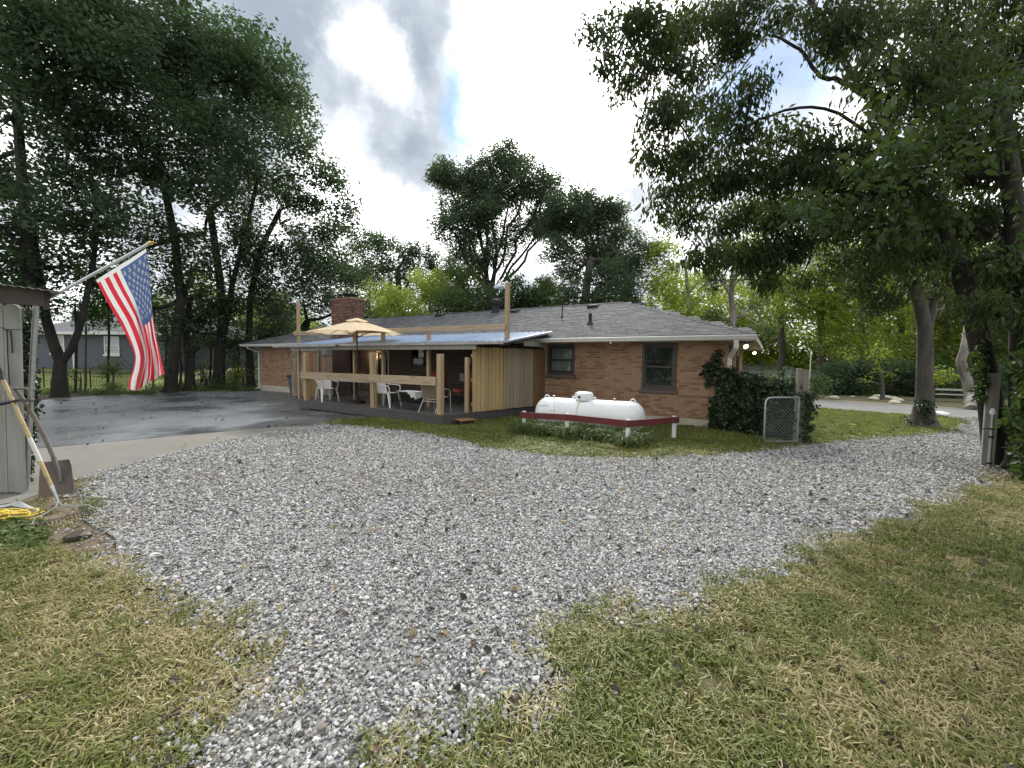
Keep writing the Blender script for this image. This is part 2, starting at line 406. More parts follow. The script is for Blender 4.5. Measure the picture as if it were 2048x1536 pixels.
leaf_mat('leaf_rust', (.06, .05, .022), (.10, .075, .03), .35, (.18, .13, .03))
leaf_mat('leaf_ivy', (.014, .034, .013), (.052, .085, .030), .2, rough=.4, spec=.5)
leaf_mat('leaf_vine', (.016, .038, .012), (.045, .072, .02), .32, (.14, .22, .04), rough=.45, spec=.3)
leaf_mat('leaf_dead', (.20, .11, .05), (.36, .25, .14), .1)
leaf_mat('leaf_tan', (.30, .25, .15), (.42, .36, .22), .1)
leaf_mat('leaf_black', (.035, .028, .022), (.07, .055, .04), .05)
mat('bark', (.055, .048, .042), (.11, .10, .088), scale=6, rough=.95, stretch=(1, 1, .25), bump=1.0, bscale=14, island=False)
mat('bark_dark', (.015, .014, .012), (.036, .032, .027), scale=6, rough=.95, stretch=(1, 1, .25), bump=1.0, bscale=14, island=False)
mat('bark_pale', (.20, .185, .16), (.34, .32, .28), scale=4, rough=.9, stretch=(1, 1, .35), bump=.8, bscale=10, c3=(.11, .10, .085), s3=2.5, island=False)
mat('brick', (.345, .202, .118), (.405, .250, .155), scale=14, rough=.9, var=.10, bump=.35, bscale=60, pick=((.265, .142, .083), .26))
mat('brick_dark', (.075, .045, .034), (.10, .062, .048), scale=14, rough=.92, var=.2)  # dark hearth brick; on the porch wall the tone carries shade
mat('mortar', (.38, .29, .225), (.45, .35, .28), scale=8, rough=.95, bump=.3)
mat('brick_far', (.185, .105, .07), (.225, .13, .088), scale=8, rough=.9, var=.15)
mat('brick_chimney', (.13, .070, .055), (.22, .125, .10), scale=9, rough=.92, var=.35, c3=(.36, .31, .27), s3=3.0, t3=(.66, .75), bump=.4)
mat('foundation', (.44, .40, .31), (.54, .49, .39), scale=5, rough=.9, bump=.2)
mat('sill_paint', (.115, .085, .075), (.15, .11, .095), scale=6, rough=.8)
mat('frame_paint', (.060, .052, .048), (.085, .074, .066), scale=5, rough=.55)
mat('trim_white', (.62, .62, .58), (.70, .70, .66), scale=3, rough=.5, c3=(.48, .47, .42), s3=2.5, t3=(.55, .8))
mat('soffit_paint', (.42, .40, .36), (.50, .48, .43), scale=3, rough=.7)
mat('curtain', (.50, .50, .47), (.62, .62, .58), scale=3, stretch=(12, 12, .3), rough=.9)
mat('dark_screen', (.012, .013, .015), (.022, .023, .025), scale=2, rough=.35)
mat('shingle', (.080, .083, .090), (.130, .134, .142), scale=22, rough=.95, var=.30, bump=.5, bscale=120, c3=(.075, .077, .082), s3=5)
mat('black_metal', (.018, .018, .019), (.03, .03, .031), scale=6, rough=.65)
mat('galvanised', (.42, .45, .50), (.55, .58, .62), scale=3, rough=.42, metal=.75, stretch=(1, .3, 1), var=.05)
mat('roof_metal', (.17, .24, .37), (.26, .33, .46), scale=2, rough=.38, metal=.45, stretch=(1, .2, 1), var=.06)  # bluish metal, with reflected blue sky put into its colour
mat('steel', (.36, .38, .38), (.48, .50, .50), scale=8, rough=.4, metal=.8, c3=(.22, .20, .17), s3=4, t3=(.6, .7))
mat('timber', (.30, .215, .125), (.42, .31, .19), scale=3.0, rough=.85, stretch=(7, 7, .55), var=.12, bump=.3, bscale=20, c3=(.15, .095, .05), s3=2.2, t3=(.61, .68))
mat('timber_h', (.30, .225, .145), (.42, .33, .22), scale=3.0, rough=.85, stretch=(.55, 7, 7), var=.10, bump=.3, bscale=20, c3=(.14, .09, .05), s3=2.2, t3=(.61, .68))
mat('picket_new', (.40, .28, .135), (.52, .375, .20), scale=3.2, rough=.8, stretch=(9, 9, .5), var=.14, bump=.25, bscale=20, c3=(.17, .105, .05), s3=2.6, t3=(.66, .74))
mat('picket_old', (.31, .25, .19), (.40, .335, .265), scale=3.2, rough=.85, stretch=(9, 9, .5), var=.12, bump=.25, bscale=20, c3=(.16, .115, .08), s3=2.4, t3=(.64, .74))
mat('picket_brown', (.20, .115, .055), (.27, .165, .085), scale=3.2, rough=.85, stretch=(9, 9, .5), var=.15, bump=.25, bscale=20)
mat('picket_grey', (.20, .17, .135), (.33, .29, .245), scale=3.2, rough=.9, stretch=(9, 9, .8), var=.12, bump=.25, bscale=20, c3=(.17, .09, .04), s3=1.2, t3=(.45, .6))
mat('old_grey_wood', (.22, .20, .17), (.32, .30, .26), scale=3.0, rough=.9, stretch=(7, 7, .6), var=.1, bump=.4, bscale=18, c3=(.11, .09, .07), s3=2.0, t3=(.6, .7))
mat('deck_grey', (.085, .085, .083), (.14, .138, .13), scale=2.5, rough=.38, stretch=(.5, 8, 8), var=.15, bump=.2, spec=.5)
mat('skirt_grey', (.060, .058, .056), (.09, .086, .082), scale=2.5, rough=.8, stretch=(.5, 6, 6), bump=.2)
mat('umbrella_cloth', (.76, .60, .40), (.82, .67, .47), scale=2, rough=.9, translucent=.4)
mat('dark_bronze', (.035, .028, .024), (.05, .04, .035), scale=5, rough=.45, metal=.5)
mat('plastic_white', (.72, .72, .70), (.80, .80, .78), scale=4, rough=.4)
mat('tank_white', (.72, .73, .74), (.80, .81, .82), scale=1.2, rough=.32, coat=.2, c3=(.52, .50, .44), s3=2.6, t3=(.58, .85))
mat('tank_print', (.40, .42, .46), rough=.6)
mat('hose_yellow', (.62, .56, .28), rough=.6)
mat('red_board', (.105, .018, .022), (.145, .028, .03), scale=5, rough=.7, bump=.2)
mat('post_white', (.68, .69, .66), (.78, .78, .75), scale=6, rough=.6, c3=(.45, .42, .36), s3=3, t3=(.6, .8))
mat('red_cushion', (.26, .055, .035), (.34, .075, .05), scale=5, rough=.9)
mat('sling', (.20, .16, .11), (.25, .20, .14), scale=30, rough=.8)
mat('chair_grey', (.42, .42, .38), rough=.4, metal=.3)
mat('glass_top', (.05, .06, .06), rough=.08, spec=.8)
mat('cloth_check', (.70, .68, .65), (.22, .20, .20), scale=26, rough=.9, c3=(.75, .73, .70), s3=1.0, t3=(.3, .6))
mat('bin_plastic', (.055, .058, .062), (.075, .078, .082), scale=4, rough=.5)
mat('bin_lid', (.012, .013, .018), rough=.4)
mat('shed_paint', (.24, .245, .225), (.34, .345, .32), scale=2.5, rough=.85, stretch=(3, 3, .5), c3=(.18, .15, .10), s3=1.2, t3=(.58, .75), bump=.25, bscale=25)
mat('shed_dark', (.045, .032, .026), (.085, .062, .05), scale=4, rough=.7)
mat('tin', (.20, .19, .18), (.34, .33, .32), scale=4, rough=.35, metal=.7)
mat('flag_red', (.55, .018, .040), (.62, .028, .050), scale=3, rough=.7, translucent=.35)
mat('flag_white', (.66, .66, .66), (.74, .74, .74), scale=3, rough=.7, translucent=.35)
mat('flag_blue', (.055, .105, .26), (.075, .13, .31), scale=3, rough=.7, translucent=.3)
mat('gold', (.55, .40, .12), rough=.35, metal=.8)
mat('pole_white', (.66, .68, .72), rough=.35, metal=.2)
mat('shovel_steel', (.065, .062, .058), (.12, .115, .108), scale=5, rough=.55, metal=.35, c3=(.12, .085, .06), s3=3)
mat('handle_grey', (.14, .125, .105), (.22, .20, .17), scale=6, rough=.8, stretch=(4, 4, 1))
mat('handle_yellow', (.36, .27, .13), (.50, .39, .21), scale=5, rough=.6, c3=(.22, .13, .07), s3=4, t3=(.55, .7))
mat('rope_yellow', (.62, .46, .04), (.72, .56, .08), scale=8, rough=.6)
mat('blue_brick', (.085, .095, .115), (.11, .122, .145), scale=6, rough=.85, var=.08)
mat('far_roof', (.12, .127, .14), (.16, .167, .18), scale=10, rough=.95)
mat('pale_siding', (.42, .44, .44), (.50, .52, .52), scale=3, rough=.7)
mat('window_light', (.30, .33, .34), rough=.15, spec=.7)
mat('lamp_glow', (1, .8, .5), rough=.5, emit=(1.0, .72, .36), estr=9.0)
mat('wire_black', (.02, .02, .02), rough=.6)
mat('blue_plastic', (.03, .22, .45), rough=.35)
mat('paper', (.55, .54, .50), rough=.8)
def pane_mat():
    m = bpy.data.materials.new('pane_glass'); m.use_nodes = True; nt = m.node_tree; nt.nodes.clear(); N = nt.nodes.new; L = nt.links.new
    o = N('ShaderNodeOutputMaterial'); t = N('ShaderNodeBsdfTransparent'); g = N('ShaderNodeBsdfGlossy'); g.inputs['Roughness'].default_value = .03
    fr = N('ShaderNodeFresnel'); fr.inputs['IOR'].default_value = 1.5; t.inputs[0].default_value = (.75, .78, .78, 1)
    mx = N('ShaderNodeMixShader'); L(fr.outputs[0], mx.inputs[0]); L(t.outputs[0], mx.inputs[1]); L(g.outputs[0], mx.inputs[2]); L(mx.outputs[0], o.inputs[0])
    MATS['pane_glass'] = m
pane_mat()

# ------------------------------------------------------------------ prototypes of leaves, tufts, stones
def leaf_clump(n, R, ln, wd, matn, droop=0.0, shape='oval', flat=1.0, twig=True):
    vs, fs = [], []
    for i in range(n):
        d = rng.normal(size=3); d /= np.linalg.norm(d); p = d * R * rng.random() ** .45; p[2] *= flat
        a = rng.random() * 6.283; el = rng.normal(-.15 - droop, .45)
        ax = np.array([math.cos(a) * math.cos(el), math.sin(a) * math.cos(el), math.sin(el)])
        up = rng.normal(size=3) * .6 + np.array([0, 0, 1.0]); sd_ = np.cross(ax, up); sd_ /= np.linalg.norm(sd_) + 1e-6; nn = np.cross(sd_, ax)
        l = ln * rng.uniform(.65, 1.25); w = wd * rng.uniform(.7, 1.2); o = len(vs)
        if shape == 'quad':
            vs += [p, p + ax * l * .5 + sd_ * w * .5 - nn * w * .12, p + ax * l, p + ax * l * .5 - sd_ * w * .5 - nn * w * .12]
            fs += [(o, o + 1, o + 2), (o, o + 2, o + 3)]
        elif shape == 'lance':
            b = p + ax * l * .45 + nn * 0; t = p + ax * l - nn * l * .18
            vs += [p, b + sd_ * w * .5, t, b - sd_ * w * .5, p + ax * l * .42 - nn * w * .16]
            fs += [(o, o + 1, o + 4), (o + 1, o + 2, o + 4), (o + 2, o + 3, o + 4), (o + 3, o, o + 4)]
        else:                                 # broad, with a crease
            vs += [p, p + ax * l * .25 + sd_ * w * .5, p + ax * l * .6 + sd_ * w * .42, p + ax * l - nn * l * .1, p + ax * l * .6 - sd_ * w * .42, p + ax * l * .25 - sd_ * w * .5, p + ax * l * .45 - nn * w * .18]
            for k in range(6): fs.append((o + k, o + (k + 1) % 6, o + 6))
    me = bpy.data.meshes.new('leaf_clump'); me.from_pydata([tuple(v) for v in vs], [], fs); me.materials.append(MATS[matn]); me.update(); return me
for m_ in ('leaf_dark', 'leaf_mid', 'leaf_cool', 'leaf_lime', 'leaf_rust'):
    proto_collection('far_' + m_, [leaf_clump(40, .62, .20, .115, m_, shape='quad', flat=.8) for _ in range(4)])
proto_collection('near', [leaf_clump(26, .27, .125, .042, 'leaf_near', droop=.75, shape='lance', flat=.7) for _ in range(6)])
proto_collection('near_lime', [leaf_clump(24, .3, .13, .065, 'leaf_lime', droop=.3, shape='broad', flat=.6) for _ in range(4)])
proto_collection('near_broad', [leaf_clump(22, .27, .12, .075, 'leaf_vine', droop=.4, shape='broad', flat=.7) for _ in range(4)])
proto_collection('ivy', [leaf_clump(30, .16, .085, .07, 'leaf_ivy', droop=.8, shape='broad') for _ in range(5)])
proto_collection('vine', [leaf_clump(16, .2, .14, .11, 'leaf_vine', droop=.8, shape='broad') for _ in range(5)])

proto_collection('cover', [leaf_clump(16, .07, .04, .035, 'weed_green', droop=-.1, shape='broad', flat=.5) for _ in range(4)])

def tuft(n, h, spread, matn, w=.006, lean=.7):
    vs, fs = [], []
    for i in range(n):
        a = rng.random() * 6.283; r = spread * rng.random() ** .6; b = np.array([math.cos(a) * r, math.sin(a) * r, -.004])
        a2 = rng.random() * 6.283; l = h * rng.uniform(.5, 1.3); le = lean * rng.uniform(.3, 1.5)
        d = np.array([math.cos(a2), math.sin(a2), 0]); s_ = np.array([-d[1], d[0], 0]) * w * rng.uniform(.6, 1.2)
        m_ = b + d * l * .35 * le + np.array([0, 0, l * .62]); t = b + d * l * (.35 + .65 * le) + np.array([0, 0, l * (.95 - .45 * min(le, 1.3))])
        o = len(vs); vs += [b - s_, b + s_, m_ - s_ * .8, m_ + s_ * .8, t]; fs += [(o, o + 1, o + 3, o + 2), (o + 2, o + 3, o + 4)]
    me = bpy.data.meshes.new('tuft'); me.from_pydata([tuple(v) for v in vs], [], fs); me.materials.append(MATS[matn]); me.update(); return me
proto_collection('weed', [tuft(34, .19, .13, 'weed_green', w=.006, lean=.8) for _ in range(3)] + [leaf_clump(26, .12, .07, .022, 'weed_green', droop=-.5, shape='quad') for _ in range(2)])
proto_collection('grass', [tuft(20, .055, .06, 'grass_green', w=.004), tuft(22, .05, .06, 'grass_green', w=.0045), tuft(12, .085, .05, 'grass_green', w=.0045, lean=.9)] + [tuft(22, .045, .06, 'grass_olive', lean=1.0, w=.004), tuft(22, .04, .06, 'grass_olive', lean=1.1, w=.004), tuft(11, .07, .05, 'grass_olive', lean=1.1, w=.004)] + [tuft(13, .05, .07, 'grass_straw', lean=1.4, w=.0032) for _ in range(3)])
proto_collection('grass_far', [tuft(34, .055, .14, 'grass_green', w=.010) for _ in range(2)] + [tuft(34, .05, .14, 'grass_olive', w=.010) for _ in range(2)] + [tuft(34, .045, .14, 'grass_bright', w=.010) for _ in range(3)])
def stone(i):
    bm = bmesh.new()
    for k in range(11):
        d = Vector(rng.normal(size=3)); d.normalize(); r = rng.uniform(.42, .56)
        bm.verts.new((d.x * r, d.y * r * rng.uniform(.7, .9), d.z * r * .62))
    bmesh.ops.convex_hull(bm, input=bm.verts[:])
    for v in [v for v in bm.verts if not v.link_faces]: bm.verts.remove(v)
    me = bpy.data.meshes.new('stone'); bm.to_mesh(me); bm.free(); me.materials.append(MATS['stone%d' % i]); return me
proto_collection('stones', [stone(i) for i in (0, 1, 2, 3, 0, 1, 2, 0, 1, 1, 0, 3, 4, 4, 4)])
def dead_leaf(m_):
    vs, fs = [], []
    def fn(a, b): return ((a - .5) * .075, (b - .5) * .05 * (1 - (2 * a - 1) ** 2 * .95), .012 * math.sin(a * 5) + .02 * abs(b - .5))
    mb = MB(); mb.grid(fn, 4, 2); return mb.mesh('dead_leaf', m_)
proto_collection('litter', [dead_leaf('leaf_dead')] + [dead_leaf('leaf_black') for _ in range(4)] + [dead_leaf('leaf_tan')])

# ------------------------------------------------------------------ the ground and the paved things
HT = rad(32.0); C0 = Vector((5.36, 10.5, 0))
HU = Vector((-math.cos(HT), math.sin(HT), 0)); HV = Vector((math.sin(HT), math.cos(HT), 0))
def hw(u, v, z=0.0): return C0 + HU * u + HV * v + Vector((0, 0, z))
def huv(p): q = Vector((p[0], p[1], 0)) - C0; return q.dot(HU), q.dot(HV)

xs = np.unique(np.concatenate([np.linspace(-140, -20, 25), np.linspace(-20, -12, 30), np.linspace(-12, 16, 50), np.linspace(16, 150, 40)]))
ys = np.unique(np.concatenate([np.linspace(-12, 18, 40), np.linspace(18, 40, 70), np.linspace(40, 260, 30)]))
X, Y = np.meshgrid(xs, ys); Z = zg(X, Y)
gv = np.stack([X.ravel(), Y.ravel(), Z.ravel()], 1); nx = len(xs)
gf = [(j * nx + i, j * nx + i + 1, (j + 1) * nx + i + 1, (j + 1) * nx + i) for j in range(len(ys) - 1) for i in range(nx - 1)]
me = bpy.data.meshes.new('ground'); me.from_pydata(gv.tolist(), [], gf); me.materials.append(MATS['soil'])
o = bpy.data.objects.new('ground', me); COL.objects.link(o); o['kind'] = 'structure'

GRAVEL = gpoly([(155, 955), (300, 915), (450, 880), (560, 860), (640, 850), (700, 852), (850, 868), (960, 895), (1080, 912), (1200, 920), (1330, 918),
    (1440, 912), (1520, 905), (1600, 893), (1700, 884), (1800, 874), (1900, 866), (1925, 852), (1922, 838), (1975, 838), (1985, 880), (2030, 915), (1990, 945),
    (1900, 1000), (1800, 1050), (1700, 1080), (1560, 1140), (1440, 1175), (1340, 1222), (1200, 1236), (1105, 1262), (1095, 1330), (1045, 1395), (960, 1440), (850, 1478),
    (700, 1545), (600, 1700), (450, 1700), (400, 1570), (390, 1490), (500, 1400), (530, 1320), (470, 1230), (380, 1200), (230, 1150), (230, 1080), (170, 1040)])
APRON = gpoly([(0, 897), (60, 893), (560, 852), (640, 849), (560, 861), (450, 881), (300, 917), (155, 957), (40, 1000), (-200, 1040), (-300, 940)])
ASPH = gpoly([(-300, 915), (60, 893), (560, 852), (640, 849), (672, 842), (760, 834), (830, 806), (620, 774), (520, 772), (450, 774), (350, 777), (200, 783), (100, 790), (0, 799), (-300, 830)])
MULCH = gpoly([(-300, 835), (0, 800), (100, 791), (200, 784), (350, 778), (450, 775), (520, 773), (520, 770.5), (450, 770), (350, 770), (200, 774), (100, 778), (0, 783), (-300, 812)])
DIRT = gpoly([(-300, 1000), (40, 985), (160, 960), (180, 1040), (230, 1080), (240, 1110), (150, 1115), (60, 1095), (-200, 1120)])
sheet('concrete_apron', APRON, 'concrete', .009)
sheet('asphalt_driveway', ASPH, 'asphalt', .013)
sheet('gravel_bed', GRAVEL, 'gravel_fines', .017, jag=.12)
sheet('dirt_patch', DIRT, 'dirt', .004, jag=.5)
sheet('mulch_strip', MULCH, 'mulch', .016, jag=.5)
a, b = P(1614, 814.5), P(1873, 834); dn = (b - a).normalized(); w_ = Vector((-dn.y, dn.x, 0)) * 4.9
RA, RB = a - dn * 34, b + dn * 50
ROAD = [tuple(p[:2]) for p in (RA, RB, RB + w_, RA + w_)]
def quadsheet(name, pts, m_, lift):
    # a strip that follows the land
    A, B, C_, D_ = [Vector((p[0], p[1])) for p in pts]; vs, fs = [], []
    n = 60
    for i in range(n + 1):
        for q, r in ((A.lerp(B, i / n), D_.lerp(C_, i / n)),):
            for t in (0, .5, 1):
                p = q.lerp(r, t); vs.append((p.x, p.y, float(zg(p.x, min(p.y, 21.5))) + lift))
    for i in range(n):
        for t in (0, 1):
            k = i * 3 + t; fs.append((k, k + 3, k + 4, k + 1))
    mb = MB(); mb.add(vs, fs); o = mb.build(name, m_); o['kind'] = 'structure'; return o
quadsheet('road', ROAD, 'road_tar', .010)
e1 = [Vector((*p, 0)) for p in ROAD]; sh = w_.normalized()
quadsheet('road_edge_line', [e1[3] - sh * .28, e1[2] - sh * .28, e1[2] - sh * .16, e1[3] - sh * .16], 'road_paint', .014)
LAWN = [tuple(hw(0.4, .3)[:2]), tuple(P(1440, 915)[:2]), tuple(P(1600, 894)[:2]), tuple(P(1800, 875)[:2]), tuple(P(1900, 867)[:2]), tuple(P(1925, 853)[:2]), tuple(P(1915, 838)[:2]), tuple((a + dn * 3.0)[:2]), tuple(a[:2]), tuple((a - dn * 8)[:2]), tuple(hw(-.2, 8)[:2])]
FRONT = [tuple(P(1610, 890)[:2]), tuple(P(1800, 875)[:2]), tuple(P(1900, 867)[:2]), tuple(P(1925, 853)[:2]), tuple(P(1912, 838)[:2]), tuple((b)[:2]), tuple(a[:2]), tuple((a - dn * 8)[:2]), tuple(hw(-.8, 6)[:2])]
sheet('front_lawn', FRONT, 'bright_lawn', .005)
STRIP = gpoly([(640, 850), (672, 842), (760, 834), (890, 800), (1090, 800), (1430, 860), (1600, 885), (1600, 894), (1520, 905), (1440, 912), (1330, 918), (1200, 920), (1080, 912), (960, 895), (850, 868), (700, 852)])
sheet('side_lawn', STRIP, 'lawn_base', .005)

# gravel stones
def stones(name, n, box, smin, smax, zl=.018, edge=.28):
    x = rng.uniform(box[0], box[1], n); y = rng.uniform(box[2], box[3], n)
    ins = inpoly(x, y, GRAVEL); d = polydist(x, y, GRAVEL) * np.where(ins, 1, -1)
    jag = (fbm(x, y, 2.2) - .5) * .6 + (rng.random(n) - .5) * .18
    p = sstep(-edge, .12, d + jag * .8) * np.where(inpoly(x, y, DIRT), .22, 1)
    hole = sstep(.72, .82, fbm(x + 7, y, .9)) * .35
    k = rng.random(n) < p * (1 - hole); asp = inpoly(x, y, ASPH) | inpoly(x, y, APRON); k &= ~(asp & (rng.random(n) > .02))
    k &= (np.abs(x) < 1.35 * (y + 1.0)) & (x < 20)
    x, y = x[k], y[k]; m = len(x)
    s = (smin + (smax - smin) * rng.random(m) ** 1.5) * np.where(rng.random(m) < .04, 1.5, 1); z = zg(x, y) + zl + s * .12 + rng.random(m) * .006
    r = np.stack([rng.normal(0, .45, m), rng.normal(0, .45, m), rng.random(m) * 6.28], 1)
    br = sstep(.50, .78, fbm(x + 40, y + 11, .8)) * .30 + .04; idx = np.where(rng.random(m) < br, rng.integers(12, 15, m), rng.integers(0, 12, m))
    return scatter(name, 'stones', np.stack([x, y, z], 1), r, s, idx)
stones('gravel_stones', 135000, (-4.5, 4.5, 1.1, 4.2), .013, .038)
stones('gravel_stones', 125000, (-6.4, 9.5, 4.2, 8.6), .020, .048)
stones('gravel_stones', 42000, (-6.4, 16, 8.6, 13.6), .028, .058)

# grass
def grass(name, key, n, box, allow, zl, pick, smin=.7, smax=1.4):
    x = rng.uniform(box[0], box[1], n); y = rng.uniform(box[2], box[3], n); k = allow(x, y); x, y = x[k], y[k]; m = len(x)
    r = np.stack([rng.normal(0, .15, m), rng.normal(0, .15, m), rng.random(m) * 6.28], 1)
    return scatter(name, key, np.stack([x, y, zg(x, y) + zl], 1), r, rng.uniform(smin, smax, m), pick(x, y))
def off_paving(x, y, soft=.22):
    ins = inpoly(x, y, GRAVEL); d = polydist(x, y, GRAVEL) * np.where(ins, 1, -1) + (fbm(x, y, 2.2) - .5) * .5
    k = rng.random(len(x)) > sstep(-soft, soft * .7, d)
    k &= ~(inpoly(x, y, ASPH) | inpoly(x, y, APRON) | inpoly(x, y, ROAD) | inpoly(x, y, MULCH))
    k &= ~(inpoly(x, y, DIRT) & (rng.random(len(x)) > .05)); k &= np.abs(x) < 1.35 * (y + 1.2)
    return k
def allow_near(x, y):
    bare = sstep(.57, .70, .6 * fbm(x + 3, y + 5, 1.1) + .4 * fbm(x + 13, y + 5, 5.0)); return off_paving(x, y) & (rng.random(len(x)) > bare * .72)
def pick_near(x, y):
    f = .55 * fbm(x + 20, y + 3, .85) + .45 * fbm(x + 2, y + 31, 3.1) + rng.normal(0, .15, len(x)) + .03 * (x < 0); return np.where(f > .60, rng.integers(0, 3, len(x)), np.where(f > .42, rng.integers(3, 6, len(x)), rng.integers(6, 9, len(x))))
grass('grass_blades', 'grass', 52000, (-6.5, 7.5, .9, 5.6), allow_near, .006, pick_near)
def under_house(x, y):
    u = (x - C0.x) * HU.x + (y - C0.y) * HU.y; v = (x - C0.x) * HV.x + (y - C0.y) * HV.y; return (u > 0) & (u < 22.4) & (v > -.02) | ((u > 5.6) & (u < 12.4) & (v > -3.7))
def allow_strip(x, y): return off_paving(x, y, .15) & inpoly(x, y, STRIP) & ~under_house(x, y)
grass('side_lawn_grass', 'grass_far', 16000, (-5, 7, 7, 14.5), allow_strip, .006, lambda x, y: np.where(fbm(x, y, 1.3) + rng.normal(0, .12, len(x)) > .6, rng.integers(0, 2, len(x)), np.where(rng.random(len(x)) < .55, rng.integers(2, 4, len(x)), rng.integers(4, 7, len(x)))), .6, 1.1)
grass('front_lawn_grass', 'grass_far', 18000, (4, 16, 8, 20), lambda x, y: off_paving(x, y, .1) & inpoly(x, y, FRONT), .006, lambda x, y: np.where(rng.random(len(x)) < .75, rng.integers(4, 7, len(x)), rng.integers(0, 4, len(x))), .5, .9)
grass('roadside_grass', 'grass_far', 5000, (9.4, 16, 6, 14), lambda x, y: off_paving(x, y, .1) & ~inpoly(x, y, FRONT), .006, lambda x, y: rng.integers(0, 4, len(x)), .6, 1.2)
grass('right_grass', 'grass', 14000, (3.0, 11, 3.8, 7.6), lambda x, y: off_paving(x, y) & (rng.random(len(x)) > .35), .006, lambda x, y: np.where(rng.random(len(x)) < .5, rng.integers(6, 9, len(x)), rng.integers(3, 6, len(x))))
th = 9000; _x = rng.uniform(-6, 8, th); _y = rng.uniform(.9, 6.0, th); _k = off_paving(_x, _y); _x, _y = _x[_k], _y[_k]
scatter('thatch', 'grass', np.stack([_x, _y, zg(_x, _y) + .001], 1), np.stack([rng.normal(0, .3, len(_x)), rng.normal(0, .3, len(_x)), rng.random(len(_x)) * 6.28], 1), np.stack([np.full(len(_x), 1.0), np.full(len(_x), 1.0), np.full(len(_x), .3)], 1), rng.integers(5, 9, len(_x)))
cv = 700; _x = rng.uniform(-5, 7, cv); _y = rng.uniform(1.0, 5.2, cv); _k = off_paving(_x, _y) & (fbm(_x, _y, 1.7) > .5); _x, _y = _x[_k], _y[_k]
scatter('clover', 'cover', np.stack([_x, _y, zg(_x, _y) + .02], 1), np.stack([np.zeros(len(_x)), np.zeros(len(_x)), rng.random(len(_x)) * 6.28], 1), rng.uniform(.35, .6, len(_x)))
# litter of leaves
def litter(n, box, smin, smax, name='fallen_leaves'):
    x = rng.uniform(box[0], box[1], n); y = rng.uniform(box[2], box[3], n); k = ~under_house(x, y); x, y = x[k], y[k]; m = len(x)
    scatter(name, 'litter', np.stack([x, y, zg(x, y) + .038], 1), np.stack([rng.normal(0, .4, m), rng.normal(0, .4, m), rng.random(m) * 6.28], 1), rng.uniform(smin, smax, m))
litter(260, (-5, 6, 1.2, 7), .5, 1.1)
litter(1300, (2.6, 12, 3.6, 11), .25, .8)
litter(500, (-3, 6, 1.0, 5), .3, .9)
litter(260, (-17, 6, 7, 21), .7, 1.3)
# ground cover by the shed
m = 240; q = [P(random.uniform(-60, 85), random.uniform(1045, 1100)) for _ in range(m)]
scatter('ground_cover', 'cover', [(p.x, p.y, p.z + .03) for p in q], np.stack([np.zeros(m), np.zeros(m), rng.random(m) * 6.28], 1), rng.uniform(.7, 1.3, m))

# ------------------------------------------------------------------ the brick house (local frame: x to the right, y to the back, corner at 0,0)
house = empty('brick_house', C0, -HT, 'long low tan brick house with grey hipped shingle roof beyond the gravel', 'house')
U0, V0, VD, ZT = 0.0, 0.0, 8.0, 2.27
WINS = [(4.08, 5.00, 1.26, 2.20), (1.13, 2.04, .94, 2.21)]            # u0,u1,z0,z1 of the openings by the corner
VR, RU0, RU1 = .9, 5.16, 14.15                                          # wall set back here, a recess added to darken the porch
MIDW = [(11.0, 11.95, 1.27, 2.22), (13.28, 14.08, .27, 2.05)]          # the porch window, the porch door
def cut(u0, u1, z0, z1, holes, fn):
    # strips of wall around rectangular openings
    us = sorted({u0, u1} | {h[0] for h in holes} | {h[1] for h in holes})
    for a, b in zip(us, us[1:]):
        hs = sorted((h[2], h[3]) for h in holes if h[0] <= a + 1e-6 and h[1] >= b - 1e-6); z = z0
        for h0, h1 in hs:
            if h0 > z: fn(a, b, z, h0)
            z = h1
        if z < z1: fn(a, b, z, z1)
mb = MB()
cut(U0, RU0, .20, ZT, WINS, lambda a, b, z0, z1: mb.box(-b, -a, .012, .16, z0, z1)); mb.box(-22.4, -RU1, .012, .16, .2, ZT)
cut(RU0, RU1, .20, ZT, MIDW, lambda a, b, z0, z1: mb.box(-b, -a, VR + .012, VR + .16, z0, z1)); mb.box(-RU0, -RU0 + .1, .16, VR + .012, .2, ZT); mb.box(-RU1 - .1, -RU1, .16, VR + .012, .2, ZT)
mb.box(-.16, -.012, .16, VD, .20, ZT); mb.box(-22.4 + .012, -22.25, .16, VD, .2, ZT); mb.box(-22.25, -.16, VD - .15, VD, .2, ZT)
wall = mb.build('wall', 'mortar', house)
mb = MB(); mb.box(-22.42, .02, -.02, VD, -.3, .205)
fnd = mb.build('foundation', 'foundation', house, kind=None)
for k in range(10):                                                     # the blocks of the foundation by the corner
    mb = MB(); mb.box(-.195, .195, -.006, 0, -.1, .095); b_ = mb.build('block', 'foundation', fnd, bevel=.003, loc=(-.22 - k * .405, -.026, .1))
BL, BH, BM_ = .198, .055, .0135
pitch_u, pitch_z = BL + BM_, BH + BM_
def brick_mesh(L=BL, proud=.012):
    mb = MB(); mb.box(-L / 2, L / 2, 0, .06, -BH / 2, BH / 2); return mb.mesh('brick', 'brick', bevel=.0025)
bm_full = brick_mesh(); bm_half = brick_mesh(BL / 2 - BM_ / 2)
HOLES = [(w[0] - .003, w[1] + .003, w[2] - .1, w[3] + .005) for w in WINS]
